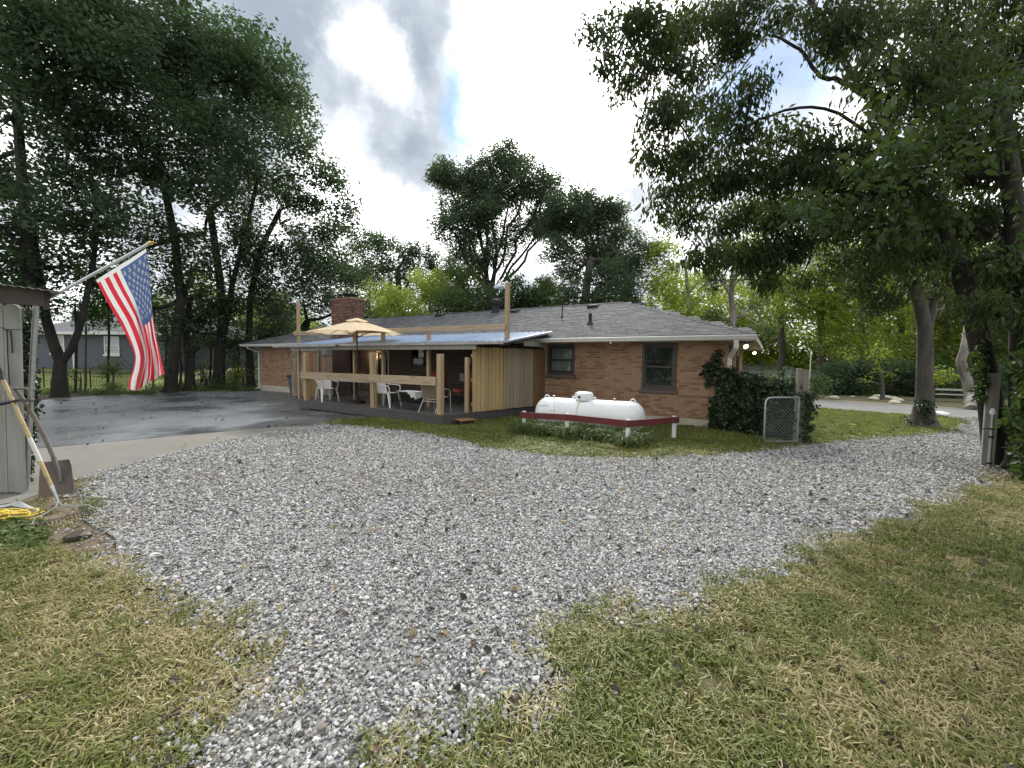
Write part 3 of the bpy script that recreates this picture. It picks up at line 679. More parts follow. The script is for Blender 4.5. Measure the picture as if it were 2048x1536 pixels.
def brick_spots(u_from, u_to, zlo=.215, zhi=ZT, holes=()):
    r = 0; z = zlo + BH / 2; out = []
    while z + BH / 2 <= zhi + .01:
        u = u_from + (BL / 2 if r % 2 == 0 else 0)
        if r % 2: out.append((u_from + (BL / 2 - BM_ / 2) / 2, z, 1)); u = u_from + BL / 2 + BL / 2 + BM_ / 2
        while u + BL / 2 <= u_to + .005: out.append((u, z, 0)); u += pitch_u
        z += pitch_z; r += 1
    res = []
    for u, z, h in out:
        L = BL / 2 - BM_ / 2 if h else BL; iv = [(u - L / 2, u + L / 2)]
        for a, b, c, d in holes:
            if c < z + .02 and d > z - .02:
                nv = []
                for p, q in iv:
                    if q <= a or p >= b: nv.append((p, q)); continue
                    if p < a: nv.append((p, a))
                    if q > b: nv.append((b, q))
                iv = nv
        for p, q in iv:
            if q - p > .025: res.append(((p + q) / 2, z, h if abs(q - p - L) < 1e-4 else q - p))
    return res
sp = brick_spots(0.0, RU0 - .01, holes=HOLES)
sp.sort(key=lambda s: (s[0] + abs(s[1] - .9) * .5))
single = [s for s in sp if s[0] < 3.9 and s[2] in (0, 1)][:298]; rest = [s for s in sp if s not in set(single)]
for u, z, h in single:
    inst('brick', bm_half if h else bm_full, wall, (-u, -.002 + random.uniform(-.003, .002), z))
mb = MB()
def addbrick(mb, u, z, L, y0=-.002, mi=0):
    j = random.uniform(-.003, .002); mb.box(-u - L / 2, -u + L / 2, y0 + j, y0 + .06, z - BH / 2, z + BH / 2, mi)
def blen(h): return BL if h == 0 else (BL / 2 - BM_ / 2 if h == 1 else h)
for u, z, h in rest: addbrick(mb, u, z, blen(h))
for u, z, h in brick_spots(RU1, 22.3): addbrick(mb, u, z, blen(h))
mb.build('brickwork', 'brick', wall, kind='stuff')
mb = MB()
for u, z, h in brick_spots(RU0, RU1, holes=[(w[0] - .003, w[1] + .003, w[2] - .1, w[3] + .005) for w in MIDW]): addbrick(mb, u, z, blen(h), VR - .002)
mb.build('porch_brickwork', 'brick_dark', wall, kind='stuff')  # porch shade put into the dark brick colour
SW = [(1.5, 2.5, .9, 2.2), (4.3, 5.3, .9, 2.2)]
mb = MB()
for u, z, h in brick_spots(0.0, 8.0, holes=SW):
    L = blen(h); mb.box(-.05, .002 + random.uniform(-.003, .002), u - L / 2 + .02, u + L / 2 + .02, z - BH / 2, z + BH / 2)
mb.build('side_brickwork', 'brick', wall, kind='stuff')

def window(u0, u1, z0, z1, curtain, yb=0.0):
    n_before = set(bpy.data.objects)
    mb = MB(); t = .075
    for a in ((-u1, -u1 + t, z0, z1), (-u0 - t, -u0, z0, z1), (-u1 + t, -u0 - t, z0, z0 + t), (-u1 + t, -u0 - t, z1 - t, z1)): mb.box(a[0], a[1], -.03, .09, a[2], a[3])
    fr = mb.build('window', 'frame_paint', house, bevel=.004)
    zm = (z0 + z1) / 2 - .01
    for nm, a, b, y in (('upper_sash', zm - .02, z1 - t, .035), ('lower_sash', z0 + t, zm + .02, .008)):
        mb = MB(); s_ = .045; x0, x1 = -u1 + t, -u0 - t
        for q in ((x0, x0 + s_, a, b), (x1 - s_, x1, a, b), (x0 + s_, x1 - s_, a, a + s_), (x0 + s_, x1 - s_, b - s_, b)): mb.box(q[0], q[1], y, y + .025, q[2], q[3])
        mb.build(nm, 'black_metal' if curtain else 'frame_paint', fr, bevel=.003)
        mb = MB(); mb.box(x0 + s_ - .003, x1 - s_ + .003, y + .010, y + .014, a + s_ - .003, b - s_ + .003); mb.build('pane', 'pane_glass', fr)
    mb = MB()
    if curtain:
        mb.grid(lambda a, b: (-u1 + .02 + a * (u1 - u0 - .04), .105 + .012 * math.sin(a * 60), z0 + .02 + b * (z1 - z0 - .04)), 60, 1); mb.build('curtain', 'curtain', fr, smooth=True)
    else:
        mb.box(-u1 + .01, -u0 - .01, .10, .105, z0 + .01, z1 - .01); mb.build('insect_screen', 'dark_screen', fr)  # dark screen, also a backing with the room's darkness in its colour
    for k in range(int((u1 - u0 + .1) / .105)):                          # the painted brick sill, laid on edge
        pass
    mb = MB(); mb.box(-u1 - .05, -u0 + .05, -.055, .02, z0 - .10, z0 - .004); mb.build('sill', 'sill_paint', fr, bevel=.006)
    if yb: fr.location.y = yb
    return fr
window(*WINS[0], True); window(*WINS[1], False)
f_ = window(*MIDW[0], False, VR)
mb = MB()
d0, d1, dt_ = MIDW[1][0], MIDW[1][1], MIDW[1][3]
for a in ((-d1, -d1 + .07, .27, dt_), (-d0 - .07, -d0, .27, dt_), (-d1 + .07, -d0 - .07, dt_ - .08, dt_)): mb.box(a[0], a[1], VR - .03, VR + .06, a[2], a[3])
df = mb.build('door_frame', 'trim_white', house, bevel=.004); mb = MB(); mb.box(-d1 + .07, -d0 - .07, VR + .02, VR + .06, .29, dt_ - .08)
mb.build('door', 'dark_screen', df)
mb = MB(); mb.lathe([(0, -.02), (.02, -.02), (.03, .005), (.02, .03), (0, .035)], (-d0 - .14, VR - .01, 1.2), 10); mb.build('handle', 'black_metal', df, smooth=True)
mb = MB(); mb.box(-RU1 + .005, -RU0 - .005, -.012, VR + .005, ZT - .03, ZT - .021); mb.build('porch_ceiling', 'shed_dark', house)  # dark ceiling added to keep the recess dark
for y0, y1, z0, z1 in SW:                                                # tall dark windows in the side wall
    mb = MB()
    for a in ((y0, y0 + .07, z0, z1), (y1 - .07, y1, z0, z1), (y0 + .07, y1 - .07, z0, z0 + .07), (y0 + .07, y1 - .07, z1 - .07, z1)): mb.box(-.02, .035, a[0], a[1], a[2], a[3])
    w1 = mb.build('window', 'frame_paint', house); mb = MB(); mb.box(-.01, .012, y0 + .07, y1 - .07, z0 + .07, z1 - .07); mb.build('pane', 'dark_screen', w1)

# roof: hip with 0.6 m eaves
OV, ZE, TAN = .60, 2.37, .340
x0, x1, yE, yR = -22.4 - OV, OV + .1, -OV, 4.0
zR = ZE + TAN * (yR - yE); run = yR - yE
mb = MB()
vA, vB, vC, vD_ = (x0, yE, ZE), (x1, yE, ZE), (x1, VD + OV, ZE), (x0, VD + OV, ZE)
rA, rB = (x0 + run, yR, zR), (x1 - run, yR, zR)
T = .09
mb.add([vA, vB, vC, vD_, rA, rB], [(0, 1, 5, 4), (1, 2, 5), (2, 3, 4, 5), (3, 0, 4)])
roof = mb.build('roof', 'shingle', house)
mb = MB()                                                                # boxed soffit
mb.box(x0 + .02, x1 - .02, yE + .02, -.012, ZT - .02, ZT + .005); mb.box(.012, x1 - .02, -.012, VD + OV - .02, ZT - .02, ZT + .005); mb.box(x0 + .02, -22.42, -.012, VD + OV - .02, ZT - .02, ZT + .005)
mb.build('soffit', 'soffit_paint', house)
mb = MB()
for a in ((x0, x1, yE, yE + .02), (x1 - .02, x1, yE + .02, VD + OV), (x0, x0 + .02, yE + .02, VD + OV), (x0 + .02, x1 - .02, VD + OV - .02, VD + OV)): mb.box(a[0], a[1], a[2], a[3], ZT - .04, ZE - .012)
mb.build('fascia', 'trim_white', house)
def gutter(xa, xb):
    mb = MB(); y = yE - .002; pr = [(y, 2.355), (y - .11, 2.355), (y - .125, 2.35), (y - .125, 2.32), (y - .09, 2.27), (y - .075, 2.245), (y, 2.245)]
    o = len(mb.v); pr2 = pr
    for x in (xa, xb): mb.v += [(x, p[0], p[1]) for p in pr2]
    n = len(pr2); fs = [(k, k + 1, n + k + 1, n + k) for k in range(1, n - 1)]
    mb.f += [tuple(q) for q in fs] + [tuple(range(n)), tuple(reversed(range(n, 2 * n)))]; mb.mi += [0] * (len(fs) + 2)
    mb.box(xa, xb, y - .122, y - .002, 2.25, 2.262)
    return mb.build('gutter', 'trim_white', house)
gutter(-5.25, x1 + .02); gutter(x0, -14.4)
def downspout(pts, nm='downspout', parent=None, w=.085, h=.06):
    mb = MB()
    for p, q in zip(pts, pts[1:]): mb.beam(p, q, w, h, up=(0, 1, 0))
    return mb.build(nm, 'trim_white', parent or house)
downspout([(.30, -.66, 2.25), (.30, -.64, 2.06), (.14, -.07, 1.85)], w=.1, h=.08)
downspout([(.14, -.06, 1.88), (.10, -.06, .15)], w=.1, h=.07)
downspout([(-22.36, -.66, 2.27), (-22.36, -.60, 2.15), (-22.36, -.07, 1.95)]); downspout([(-22.36, -.06, 1.98), (-22.36, -.06, .05), (-22.5, -.25, -.05)])
# shingles: overlapping tabs in courses
SA = math.atan(TAN); SLEN = run / math.cos(SA); EXP = .142; TW = .30
mb = MB(); mb.box(-TW / 2 + .004, TW / 2 - .004, 0, .17, 0, .007); tabm = mb.mesh('shingle', 'shingle')
rows = int(SLEN / EXP); spots = []
for r in range(rows + 1):
    s = r * EXP; a = x0 + s * math.cos(SA); b = x1 - s * math.cos(SA); off = (r % 2) * TW / 2 + (r % 5) * .04; x = a + TW / 2 - off
    while x < b + TW / 2 - .02:
        if x > a - .1: spots.append((x, s, min(1, (b - x) / TW + .5) if x > b - TW / 2 else 1))
        x += TW
Rs = Euler((SA, 0, 0)).to_matrix()
spots.sort(key=lambda q: -(q[0] * 1.0 - q[1] * 1.4) )
R0 = Euler((SA - .035, 0, 0)).to_matrix()
for i, (x, s, f) in enumerate(spots):
    p = Vector((x, yE, ZE + .004)) + Rs @ Vector((0, s - .02, .006 + random.uniform(0, .003)))
    if i < 298:
        inst('shingle', tabm, roof, p, (SA - .035 + random.uniform(-.008, .008), 0, random.uniform(-.004, .004)))
    else:
        w2 = TW / 2 - random.uniform(.002, .006); mb.box if 0 else None
        if i == 298: mb = MB()
        h = random.choice((.005, .007, .010)); mb.box(-w2, w2, 0, .17, 0, h, 0, R0, p)
mb.build('shingle_courses', 'shingle', roof, kind='stuff')
mb = MB()                                                                # ridge and hip caps
def caps(a, b):
    a = Vector(a); b = Vector(b); n = int((b - a).length / .15); d = (b - a).normalized()
    for k in range(n):
        p = a + d * (k * .15); q = p + d * .2
        for sgn in (-1, 1):
            sd_ = d.cross(Vector((0, 0, 1))).normalized() * .12 * sgn
            o = [p + Vector((0, 0, .03)), q + Vector((0, 0, .018)), q + sd_ + Vector((0, 0, -.012)), p + sd_ + Vector((0, 0, 0))]
            mb.add(o, [(0, 1, 2, 3) if sgn < 0 else (3, 2, 1, 0)])
caps(vB, rB); caps(rB, rA); caps(vA, rA); caps(vC, rB)
mb.build('ridge_cap', 'shingle', roof, kind='stuff')
mb = MB()
for k in range(30):                                                      # leaves and twigs lying on the shingles
    x = random.uniform(-4.5, .2); s = random.uniform(.05, 1.3); p = Vector((x, yE, ZE + .022)) + Rs @ Vector((0, s, 0)); w2 = random.uniform(.015, .04)
    mb.add([p, p + Vector((w2, .01, .012)), p + Rs @ Vector((w2 * .5, w2, .004))], [(0, 1, 2)])
mb.build('roof_litter', 'leaf_dead', roof, kind='stuff')
def on_roof(x, y): return Vector((x, y, ZE + TAN * (y - yE)))
def slant_vent(x, y):
    p = on_roof(x, y); mb = MB(); q = [(-.19, -.16, 0), (.19, -.16, 0), (.19, .2, 0), (-.19, .2, 0), (-.19, -.16, .13), (.19, -.16, .13), (.17, .22, .07), (-.17, .22, .07)]
    mb.add([Rs @ Vector(v) + p for v in q], [(3, 2, 1, 0), (4, 5, 6, 7), (0, 1, 5, 4), (1, 2, 6, 5), (2, 3, 7, 6), (3, 0, 4, 7)])
    return mb.build('roof_vent', 'black_metal', house, bevel=.01)
for x, y in ((-12.64, 3.5), (-8.37, 3.4), (-4.84, 3.42)): slant_vent(x, y)
mb = MB(); p = Vector((x1 - run + .55, 4.3, zR - .14)); mb.box(-.2, .2, -.2, .2, -.05, .13, 0, None); mb.v = [tuple(Vector(v) + p) for v in mb.v]; mb.build('roof_vent', 'black_metal', house, bevel=.03)
p = on_roof(-9.45, 3.55); mb = MB(); mb.lathe([(.17, -.12), (.17, .26), (.2, .27), (.2, .3), (.12, .31)], p, 18); tv = mb.build('turbine_vent', 'black_metal', house, smooth=True)
mb = MB(); mb.lathe([(0, .30), (.22, .32), (.27, .42), (.26, .52), (.17, .60), (0, .62)], p, 18)
for k in range(18):
    a = 2 * math.pi * k / 18; mb.tube([p + Vector((rr_ * math.cos(a + zz_), rr_ * math.sin(a + zz_), zz_)) for rr_, zz_ in ((.23, .32), (.28, .42), (.27, .52), (.18, .60))], .012, 4)
mb.build('turbine_cap', 'black_metal', tv, smooth=True)
def pipe_vent(x, y, h, r):
    p = on_roof(x, y); mb = MB(); mb.lathe([(r * 2.4, -.03), (r * 1.6, .06), (r * 1.15, .11), (r, .12), (r, h), (r * .8, h), (r * .8, h - .1)], p, 14); 
    mb.build('vent_pipe', 'black_metal', house, smooth=True)
pipe_vent(-5.43, 1.92, .55, .022); pipe_vent(-3.92, .80, .36, .055)
# chimney
cx0, cx1, cy0, cy1, cz1 = -15.55, -14.22, -.38, .35, 4.18
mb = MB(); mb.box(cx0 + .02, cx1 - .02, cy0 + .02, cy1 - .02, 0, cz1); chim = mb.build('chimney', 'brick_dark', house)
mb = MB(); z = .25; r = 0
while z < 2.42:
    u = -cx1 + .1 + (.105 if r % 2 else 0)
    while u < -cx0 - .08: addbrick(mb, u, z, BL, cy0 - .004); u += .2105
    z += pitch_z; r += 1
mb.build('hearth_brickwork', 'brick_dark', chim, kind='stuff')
cb = MB(); cb.box(-.1, .1, -.01, .03, -.029, .029); cbm = cb.mesh('brick', 'brick_chimney', bevel=.003); cbx = MB(); cbx.box(-.03, .01, -.1, .1, -.029, .029); cbs = cbx.mesh('brick', 'brick_chimney', bevel=.003)
r = 0; z = cz1 - .03; n = 0
while z > 2.45:
    u = cx0 + (.105 if r % 2 else .0) + .1
    while u <= cx1 - .05:
        inst('brick', cbm, chim, (u, cy0 - random.uniform(0, .008), z), (0, 0, 0)); n += 1; u += .21
    v = cy0 + .1 + (.105 if r % 2 else 0)
    while v <= cy1 - .02 and n < 298:
        inst('brick', cbs, chim, (cx1 + random.uniform(0, .006), v, z)); n += 1; v += .21
    z -= .069; r += 1
mb = MB(); mb.box(cx0 - .04, cx1 + .04, cy0 - .05, cy1 + .04, cz1 + .001, cz1 + .10); mb.build('chimney_crown', 'brick_chimney', chim, bevel=.03)
mb = MB(); mb.box(-15.15, -14.6, -.2, .2, cz1 + .101, cz1 + .18); mb.box(-15.25, -14.5, -.28, .28, cz1 + .27, cz1 + .30)
for sx in (-15.13, -14.62):
    for sy in (-.18, .18): mb.box(sx - .012, sx + .012, sy - .012, sy + .012, cz1 + .18, cz1 + .27)
mb.build('chimney_cap', 'black_metal', chim)
# side eave lamps (lit) and small things under the eave
def flood(loc, aim):
    p = Vector(loc); d = Vector(aim).normalized(); mb = MB(); mb.lathe([(.05, .0), (.05, -.03), (0, -.03)], p, 12); mb.tube([p + Vector((0, 0, -.03)), p + Vector((0, 0, -.07)), p + Vector((0, 0, -.07)) + d * .03], .014, 8)
    b_ = mb.build('flood_light', 'trim_white', house, smooth=True); c = p + Vector((0, 0, -.07)) + d * .03
    mb = MB(); mb.tube([c, c + d * .06, c + d * .12], [.025, .03, .062], 14); mb.build('lamp_shade', 'plastic_white', b_, smooth=True)
    mb = MB(); mb.tube([c + d * .10, c + d * .128], [.05, .054], 14); mb.build('bulb', 'lamp_glow', b_, smooth=True)
flood((.38, .25, ZT - .02), (.4, -.5, -.35)); flood((.42, 6.6, ZT - .02), (.2, -.6, -.6))
mb = MB(); mb.beam((.30, .1, ZT - .06), (.62, .0, ZT - .06), .03, .03); mb.tube([(.45, .3, ZT - .05), (.5, .28, ZT - .1), (.47, .2, ZT - .12), (.4, .22, ZT - .09)], .012, 6); mb.build('eave_bracket', 'black_metal', house)
mb = MB(); mb.lathe([(0, -.045), (.03, -.04), (.035, 0), (.03, .03)], (-2.75, -.62, 2.22), 12); mb.build('small_camera', 'plastic_white', house, smooth=True)
mb = MB(); mb.lathe([(0, -.05), (.04, -.03), (.05, .02), (.03, .06), (0, .07)], (-14.10, VR - .2, 1.78), 12); mb.build('porch_bulb', 'lamp_glow', house, smooth=True)
mb = MB(); mb.box(-9.25, -9.03, VR - .06, VR - .03, .85, 1.15); mb.build('paper_notice', 'paper', house)
mb = MB(); mb.box(-8.85, -8.68, VR - .10, VR - .02, 1.55, 1.73); mb.lathe([(.03, -.15), (.05, -.02), (0, .04)], (-8.77, VR - .1, 1.62), 10); mb.build('wall_lamp', 'plastic_white', house)

# ------------------------------------------------------------------ deck (same frame)
deck = empty('wooden_deck', C0, -HT, 'low weathered grey wooden deck under the metal porch roof', 'deck')
ZD = .27
def dr(y): return -5.10 - .95 * (-y / 3.85)                              # the skewed right edge of the deck
def dl(y): return -12.35
mb = MB(); mb.box(-RU1 + .01, -RU0 - .02, -.028, VR - .02, .02, ZD - .004); mb.build('porch_floor', 'concrete', deck)
nb = 27
for k in range(nb):                                                      # boards run along the house
    y = -.03 - (k + .5) * (3.75 / nb); w2 = 3.75 / nb / 2 - .003; jx = random.uniform(-10, -7)
    for a, b in ((dl(y), jx - .002), (jx + .002, dr(y) - .01)):
        mb = MB(); mb.add([(a, y - w2, ZD - .035), (b, y - w2, ZD - .035), (b, y + w2, ZD - .035), (a, y + w2, ZD - .035), (a, y - w2, ZD), (b, y - w2, ZD), (b, y + w2, ZD), (a, y + w2, ZD)],
            [(3, 2, 1, 0), (4, 5, 6, 7), (0, 1, 5, 4), (1, 2, 6, 5), (2, 3, 7, 6), (3, 0, 4, 7)])
        mb.build('deck_board', 'deck_grey', deck)
for a, b in ((-12.38, -9.0), (-8.995, -6.05)): mb = MB(); mb.beam((a, -3.80, ZD - .125), (b, -3.80, ZD - .125), .035, .24); mb.build('skirt_board', 'skirt_grey', deck)
mb = MB(); mb.beam((-6.03, -3.82, ZD - .125), (-5.60, -2.0, ZD - .125), .035, .24); mb.build('skirt_board', 'skirt_grey', deck)
mb = MB(); mb.beam((-5.598, -1.995, ZD - .125), (-5.10, -.03, ZD - .125), .035, .24); mb.build('skirt_board', 'skirt_grey', deck)
mb = MB(); mb.beam((-12.37, -3.8, ZD - .125), (-12.37, -.03, ZD - .125), .035, .24); mb.build('skirt_board', 'skirt_grey', deck)
for x, y in ((-12.1, -3.6), (-9, -3.6), (-6.2, -3.6), (-12.1, -1.5), (-9, -1.5), (-5.8, -1.5)):
    mb = MB(); mb.box(x - .1, x + .1, y - .1, y + .1, -.15, ZD - .06); mb.build('pier', 'foundation', deck)
rail = empty('deck_railing', C0, -HT, 'heavy timber railing of three posts and one wide board on the deck front', 'railing')
for x, y, h, tilt in ((-12.08, -3.70, 1.86, 0), (-8.72, -3.72, 1.86, .02), (-6.13, -3.76, 1.83, 0)):
    mb = MB(); mb.box(-.07, .07, -.07, .07, 0, h - ZD); o = mb.build('post', 'timber', rail, bevel=.006, loc=(x, y, ZD)); o.rotation_euler = (0, -tilt, 0)
for a, b in ((-12.22, -8.30), (-8.295, -6.20)):
    mb = MB(); mb.beam((a, -3.81, 1.115 + (.0 if a < -9 else .012)), (b, -3.81 - (.0 if a < -9 else .04), 1.115 + (.012 if a < -9 else .02)), .04, .225); mb.build('rail_board', 'timber_h', rail, bevel=.004)

# privacy fence on the right edge of the deck
def picket_mesh(h, w=.138, t=.018, matn='picket_new', ear=.03):
    mb = MB(); q = [(-w / 2, 0), (w / 2, 0), (w / 2, h - ear), (w / 2 - ear, h), (-w / 2 + ear, h), (-w / 2, h - ear)]; n = len(q)
    vs = [(x, 0, z) for x, z in q] + [(x, t, z) for x, z in q]
    mb.add(vs, [tuple(range(n)), tuple(reversed(range(n, 2 * n)))] + [(k, n + k, n + (k + 1) % n, (k + 1) % n) for k in range(n)]); return mb.mesh('picket', matn)
pf = empty('privacy_fence', C0, -HT, 'tall dog-eared picket screen on the right edge of the deck, fresh yellow then greyed boards', 'fence')
A_, B_ = Vector((-5.80, -2.86, 0)), Vector((-5.06, -.08, 0)); dv = (B_ - A_); Lf = dv.length; dv.normalize(); rz = math.atan2(dv.y, dv.x)
npk = 21; step = Lf / npk
pm = {m_: picket_mesh(1.76, matn=m_, w=step - .012) for m_ in ('picket_new', 'picket_old', 'picket_brown')}
for k in range(npk):
    p = A_ + dv * ((k + .5) * step); m_ = 'picket_new' if k < 9 else ('picket_old' if k < 17 else 'picket_brown')
    o = inst('picket', pm[m_], pf, (p.x + .02 + random.uniform(0, .008), p.y - random.uniform(0, .006), .285 + random.uniform(-.012, .006)), (0, random.uniform(-.006, .006), rz + random.uniform(-.05, .05)))
for z in (.5, 1.15, 1.8):
    mb = MB(); mb.beam(A_ + Vector((-.03, 0, z)), B_ + Vector((-.03, 0, z)), .04, .085); mb.build('fence_rail', 'timber', pf)
mb = MB(); mb.box(-5.95, -5.86, -3.0, -2.91, ZD, 1.76); mb.build('post', 'timber', pf, bevel=.004)

# porch roof
pr = empty('porch_roof', C0, -HT, 'lean-to porch roof of bluish ribbed metal sheets over the deck', 'roof')
fv, bv = -3.0, -.28; fz, bz = 2.16, 2.58
def pz(y): return fz + (y - fv) * (bz - fz) / (bv - fv)
xa, xb = -14.35, -4.72; npn = 11; pw = (xb - xa) / npn
prof = []
for r_ in range(4):
    b0 = r_ * pw / 4; prof += [(b0, 0), (b0 + pw / 4 - .055, 0), (b0 + pw / 4 - .04, .022), (b0 + pw / 4 - .015, .022)]
prof.append((pw, 0))
mb = MB()
for y in (fv, bv): mb.v += [(a, y, pz(y) + b) for a, b in prof]
n = len(prof); mb.f = [(k, k + 1, n + k + 1, n + k) for k in range(n - 1)]; mb.mi = [0] * (n - 1)
mb.v += [(v[0], v[1], v[2] - .004) for v in mb.v]; mb.f += [(2 * n + k, 3 * n + k, 3 * n + k + 1, 2 * n + k + 1) for k in range(n - 1)] + [(k, 2 * n + k, 2 * n + k + 1, k + 1) for k in range(n - 1)]; mb.mi = [0] * len(mb.f)
pmesh = mb.mesh('metal_sheet', 'roof_metal')
for k in range(npn): inst('metal_sheet', pmesh, pr, (xa + k * pw, 0, .004 * (k % 2)))
mb = MB(); mb.beam((xa - .05, fv - .02, fz - .025), (xb + .02, fv - .02, fz - .025), .012, .07); mb.build('drip_edge', 'tin', pr)
mb = MB(); mb.beam((xb + .01, fv, fz - .012), (xb + .01, bv, bz - .012), .03, .05); mb.build('edge_trim', 'galvanised', pr)
mb = MB(); mb.beam((xa - .9, fv - .08, fz - .06), (xa + 3.0, fv - .08, fz - .045), .06, .06); mb.build('gutter', 'tin', pr)
mb = MB(); mb.beam((xa, fv + .08, fz - .12), (xb - .9, fv + .08, fz - .12), .04, .14); mb.build('header_beam', 'old_grey_wood', pr)
for k in range(12):
    x = xa + .1 + k * (xb - xa - .25) / 11; mb = MB(); mb.beam((x, fv + .1, fz - .06), (x, bv, bz - .06), .04, .09); mb.build('rafter', 'shed_dark', pr)
mb = MB(); mb.beam((-4.85, -1.75, 2.17), (-4.95, -.35, 2.17), .04, .14); mb.build('side_beam', 'old_grey_wood', pr); mb = MB(); mb.box(-5.02, -4.94, -.40, -.32, 2.1, 2.42); mb.build('side_block', 'old_grey_wood', pr)
PY = -2.5
for x, z0, z1 in ((-11.16, ZD, 2.62), (-9.72, ZD, 2.62), (-7.72, ZD, 2.68)):
    mb = MB(); mb.box(x - .05, x + .05, PY - .05, PY + .05, z0, z1); mb.build('post', 'timber', pr, bevel=.004)
for x, z1 in ((-14.5, 3.88), (-4.93, 3.72)):
    mb = MB(); mb.box(x - .055, x + .055, PY - .045, PY + .045, 2.1 if x > -6 else ZD - .2, z1); mb.build('tall_post', 'timber', pr, bevel=.004)
for a, b in ((-14.7, -7.7), (-7.695, -4.93)):
    mb = MB(); mb.beam((a, PY - .07, 2.62 - (a + 14.7) * .005), (b, PY - .07, 2.62 - (b + 14.7) * .005), .04, .14); mb.build('top_board', 'timber_h', pr, bevel=.004)
def yard_lamp(x, z, d, lab, s=1.0):
    t = empty('yard_lamp', C0 + Matrix.Rotation(-HT, 3, 'Z') @ Vector((x, PY, z)), -HT + d, lab, 'lamp', 'lamps on the tall porch posts')
    mb = MB(); mb.tube([(0, 0, 0), (-.05 * s, 0, .04 * s), (-.12 * s, 0, .05 * s), (-.16 * s, 0, .02 * s)], .022 * s, 8); mb.box(-.03, .06, -.04, .04, -.1, .06); mb.build('arm', 'plastic_white', t)
    mb = MB(); mb.lathe([(0, .06), (.05, .055), (.07, .02), (.14, -.02), (.17, -.06), (.165, -.07), (.12, -.04), (0, -.03)], (-.2 * s, 0, .0), 20); mb.build('lamp_shade', 'galvanised', t, smooth=True)
    mb = MB(); mb.lathe([(0, .14), (.02, .14), (.025, .06)], (-.2 * s, 0, 0), 10); mb.build('light_sensor', 'plastic_white', t, smooth=True)
yard_lamp(-4.98, 3.68, 0, 'grey dome lamp on the tall post near the roof turbine'); yard_lamp(-14.55, 3.86, 0, 'small white dome lamp on the tall post left of the chimney')

# wooden screen left of the deck
ws = empty('wood_screen', C0, -HT, 'brown plank screen with whitish weathered foot left of the deck', 'fence')
for k in range(13):
    x = -16.62 + k * .142
    if 7 == k: continue
    m_ = 'picket_grey' if k < 7 else 'picket_brown'; mb = MB(); h = 1.85 if k not in (1, 2, 5) else 1.66
    mb.box(-.066, .066, 0, .02, 0, h); mb.build('plank', m_, ws, loc=(x, -1.55 + (0 if k < 7 else .12), .02))
mb = MB(); mb.beam((-16.7, -1.5, 2.02), (-14.8, -1.5, 2.02), .04, .09); mb.build('screen_rail', 'old_grey_wood', ws)
for x in (-16.6, -14.85): mb = MB(); mb.box(x - .045, x + .045, -1.49, -1.40, -.1, 2.2); mb.build('post', 'old_grey_wood', ws)
for k in range(3): mb = MB(); mb.box(-14.62 + k * .23, -14.40 + k * .23, -1.46, -1.44, 1.80, 2.22); mb.build('upper_board', 'shed_paint', ws)
bars = empty('iron_screen', C0, -HT, 'dark iron bar panel beneath the pale upper boards left of the deck', 'railing')
for k in range(4): mb = MB(); mb.tube([(-14.52 + k * .165, -1.45, .1), (-14.52 + k * .165, -1.45, 1.79)], .010, 6); mb.build('bar', 'steel', bars)
mb = MB(); mb.beam((-14.6, -1.45, 1.78), (-13.95, -1.45, 1.78), .03, .03); mb.beam((-14.6, -1.45, .12), (-13.95, -1.45, .12), .03, .03); mb.build('bar_rail', 'black_metal', bars)
pc = MB(); pc.box(-.3, .3, -.2, .2, 0, .14); t = pc.build('floor_block', 'foundation', None, bevel=.01, loc=hw(13.1, -1.7, -.03)); t.rotation_euler = (0, 0, -HT); tag(t, 'pale concrete block on the asphalt beside the wood screen', 'block')

# ------------------------------------------------------------------ things on the deck
um = empty('patio_umbrella', hw(10.12, -3.2, ZD), -HT, 'open tan market umbrella standing through the table on the deck', 'umbrella')
mb = MB(); mb.tube([(0, 0, .02), (0, 0, 2.62)], .022, 12); mb.tube([(0, 0, 1.28), (0, 0, 1.42)], .033, 10); mb.tube([(.03, 0, 1.35), (.09, 0, 1.35)], .01, 6); mb.build('pole', 'dark_bronze', um, smooth=True)
mb = MB(); mb.lathe([(0, 0), (.24, 0), (.24, .04), (.2, .07), (.05, .09), (.035, .3), (0, .3)], (0, 0, 0), 20); mb.build('umbrella_base', 'dark_bronze', um, smooth=True)
RU, ZT_, ZB = 1.46, 2.62, 2.20
def can(ri, th, zoff=0.0):
    k = th / (2 * math.pi) * 8; fr_ = abs((k % 1) - .5) * 2           # 1 at a rib, 0 midway
    r = RU * ri * (1 - .055 * (1 - fr_ ** 2) * ri)
    z = ZT_ - (ZT_ - ZB) * (ri ** 1.15) - .045 * (1 - fr_) * ri * (1 - ri) * 2 + .03 * (1 - fr_ ** 2) * ri ** 4 + zoff
    return (r * math.cos(th), r * math.sin(th), z)
for k in range(8):
    mb = MB(); mb.grid(lambda a, b: can(.06 + .94 * b, (k + a) * math.pi / 4), 8, 10); mb.build('canopy_panel', 'umbrella_cloth', um, smooth=True)
    a = k * math.pi / 4; mb = MB(); mb.tube([Vector(can(t, a)) + Vector((0, 0, -.015)) for t in (.05, .35, .7, .98)], .008, 6)
    mb.tube([(.03 * math.cos(a), .03 * math.sin(a), 2.08), Vector(can(.5, a)) + Vector((0, 0, -.02))], .007, 6); mb.build('rib', 'dark_bronze', um)
mb = MB(); mb.grid(lambda a, b: (.34 * b * math.cos(a * 6.2832), .34 * b * math.sin(a * 6.2832), 2.70 - .10 * b), 16, 3); mb.build('vent_cap', 'umbrella_cloth', um, smooth=True)
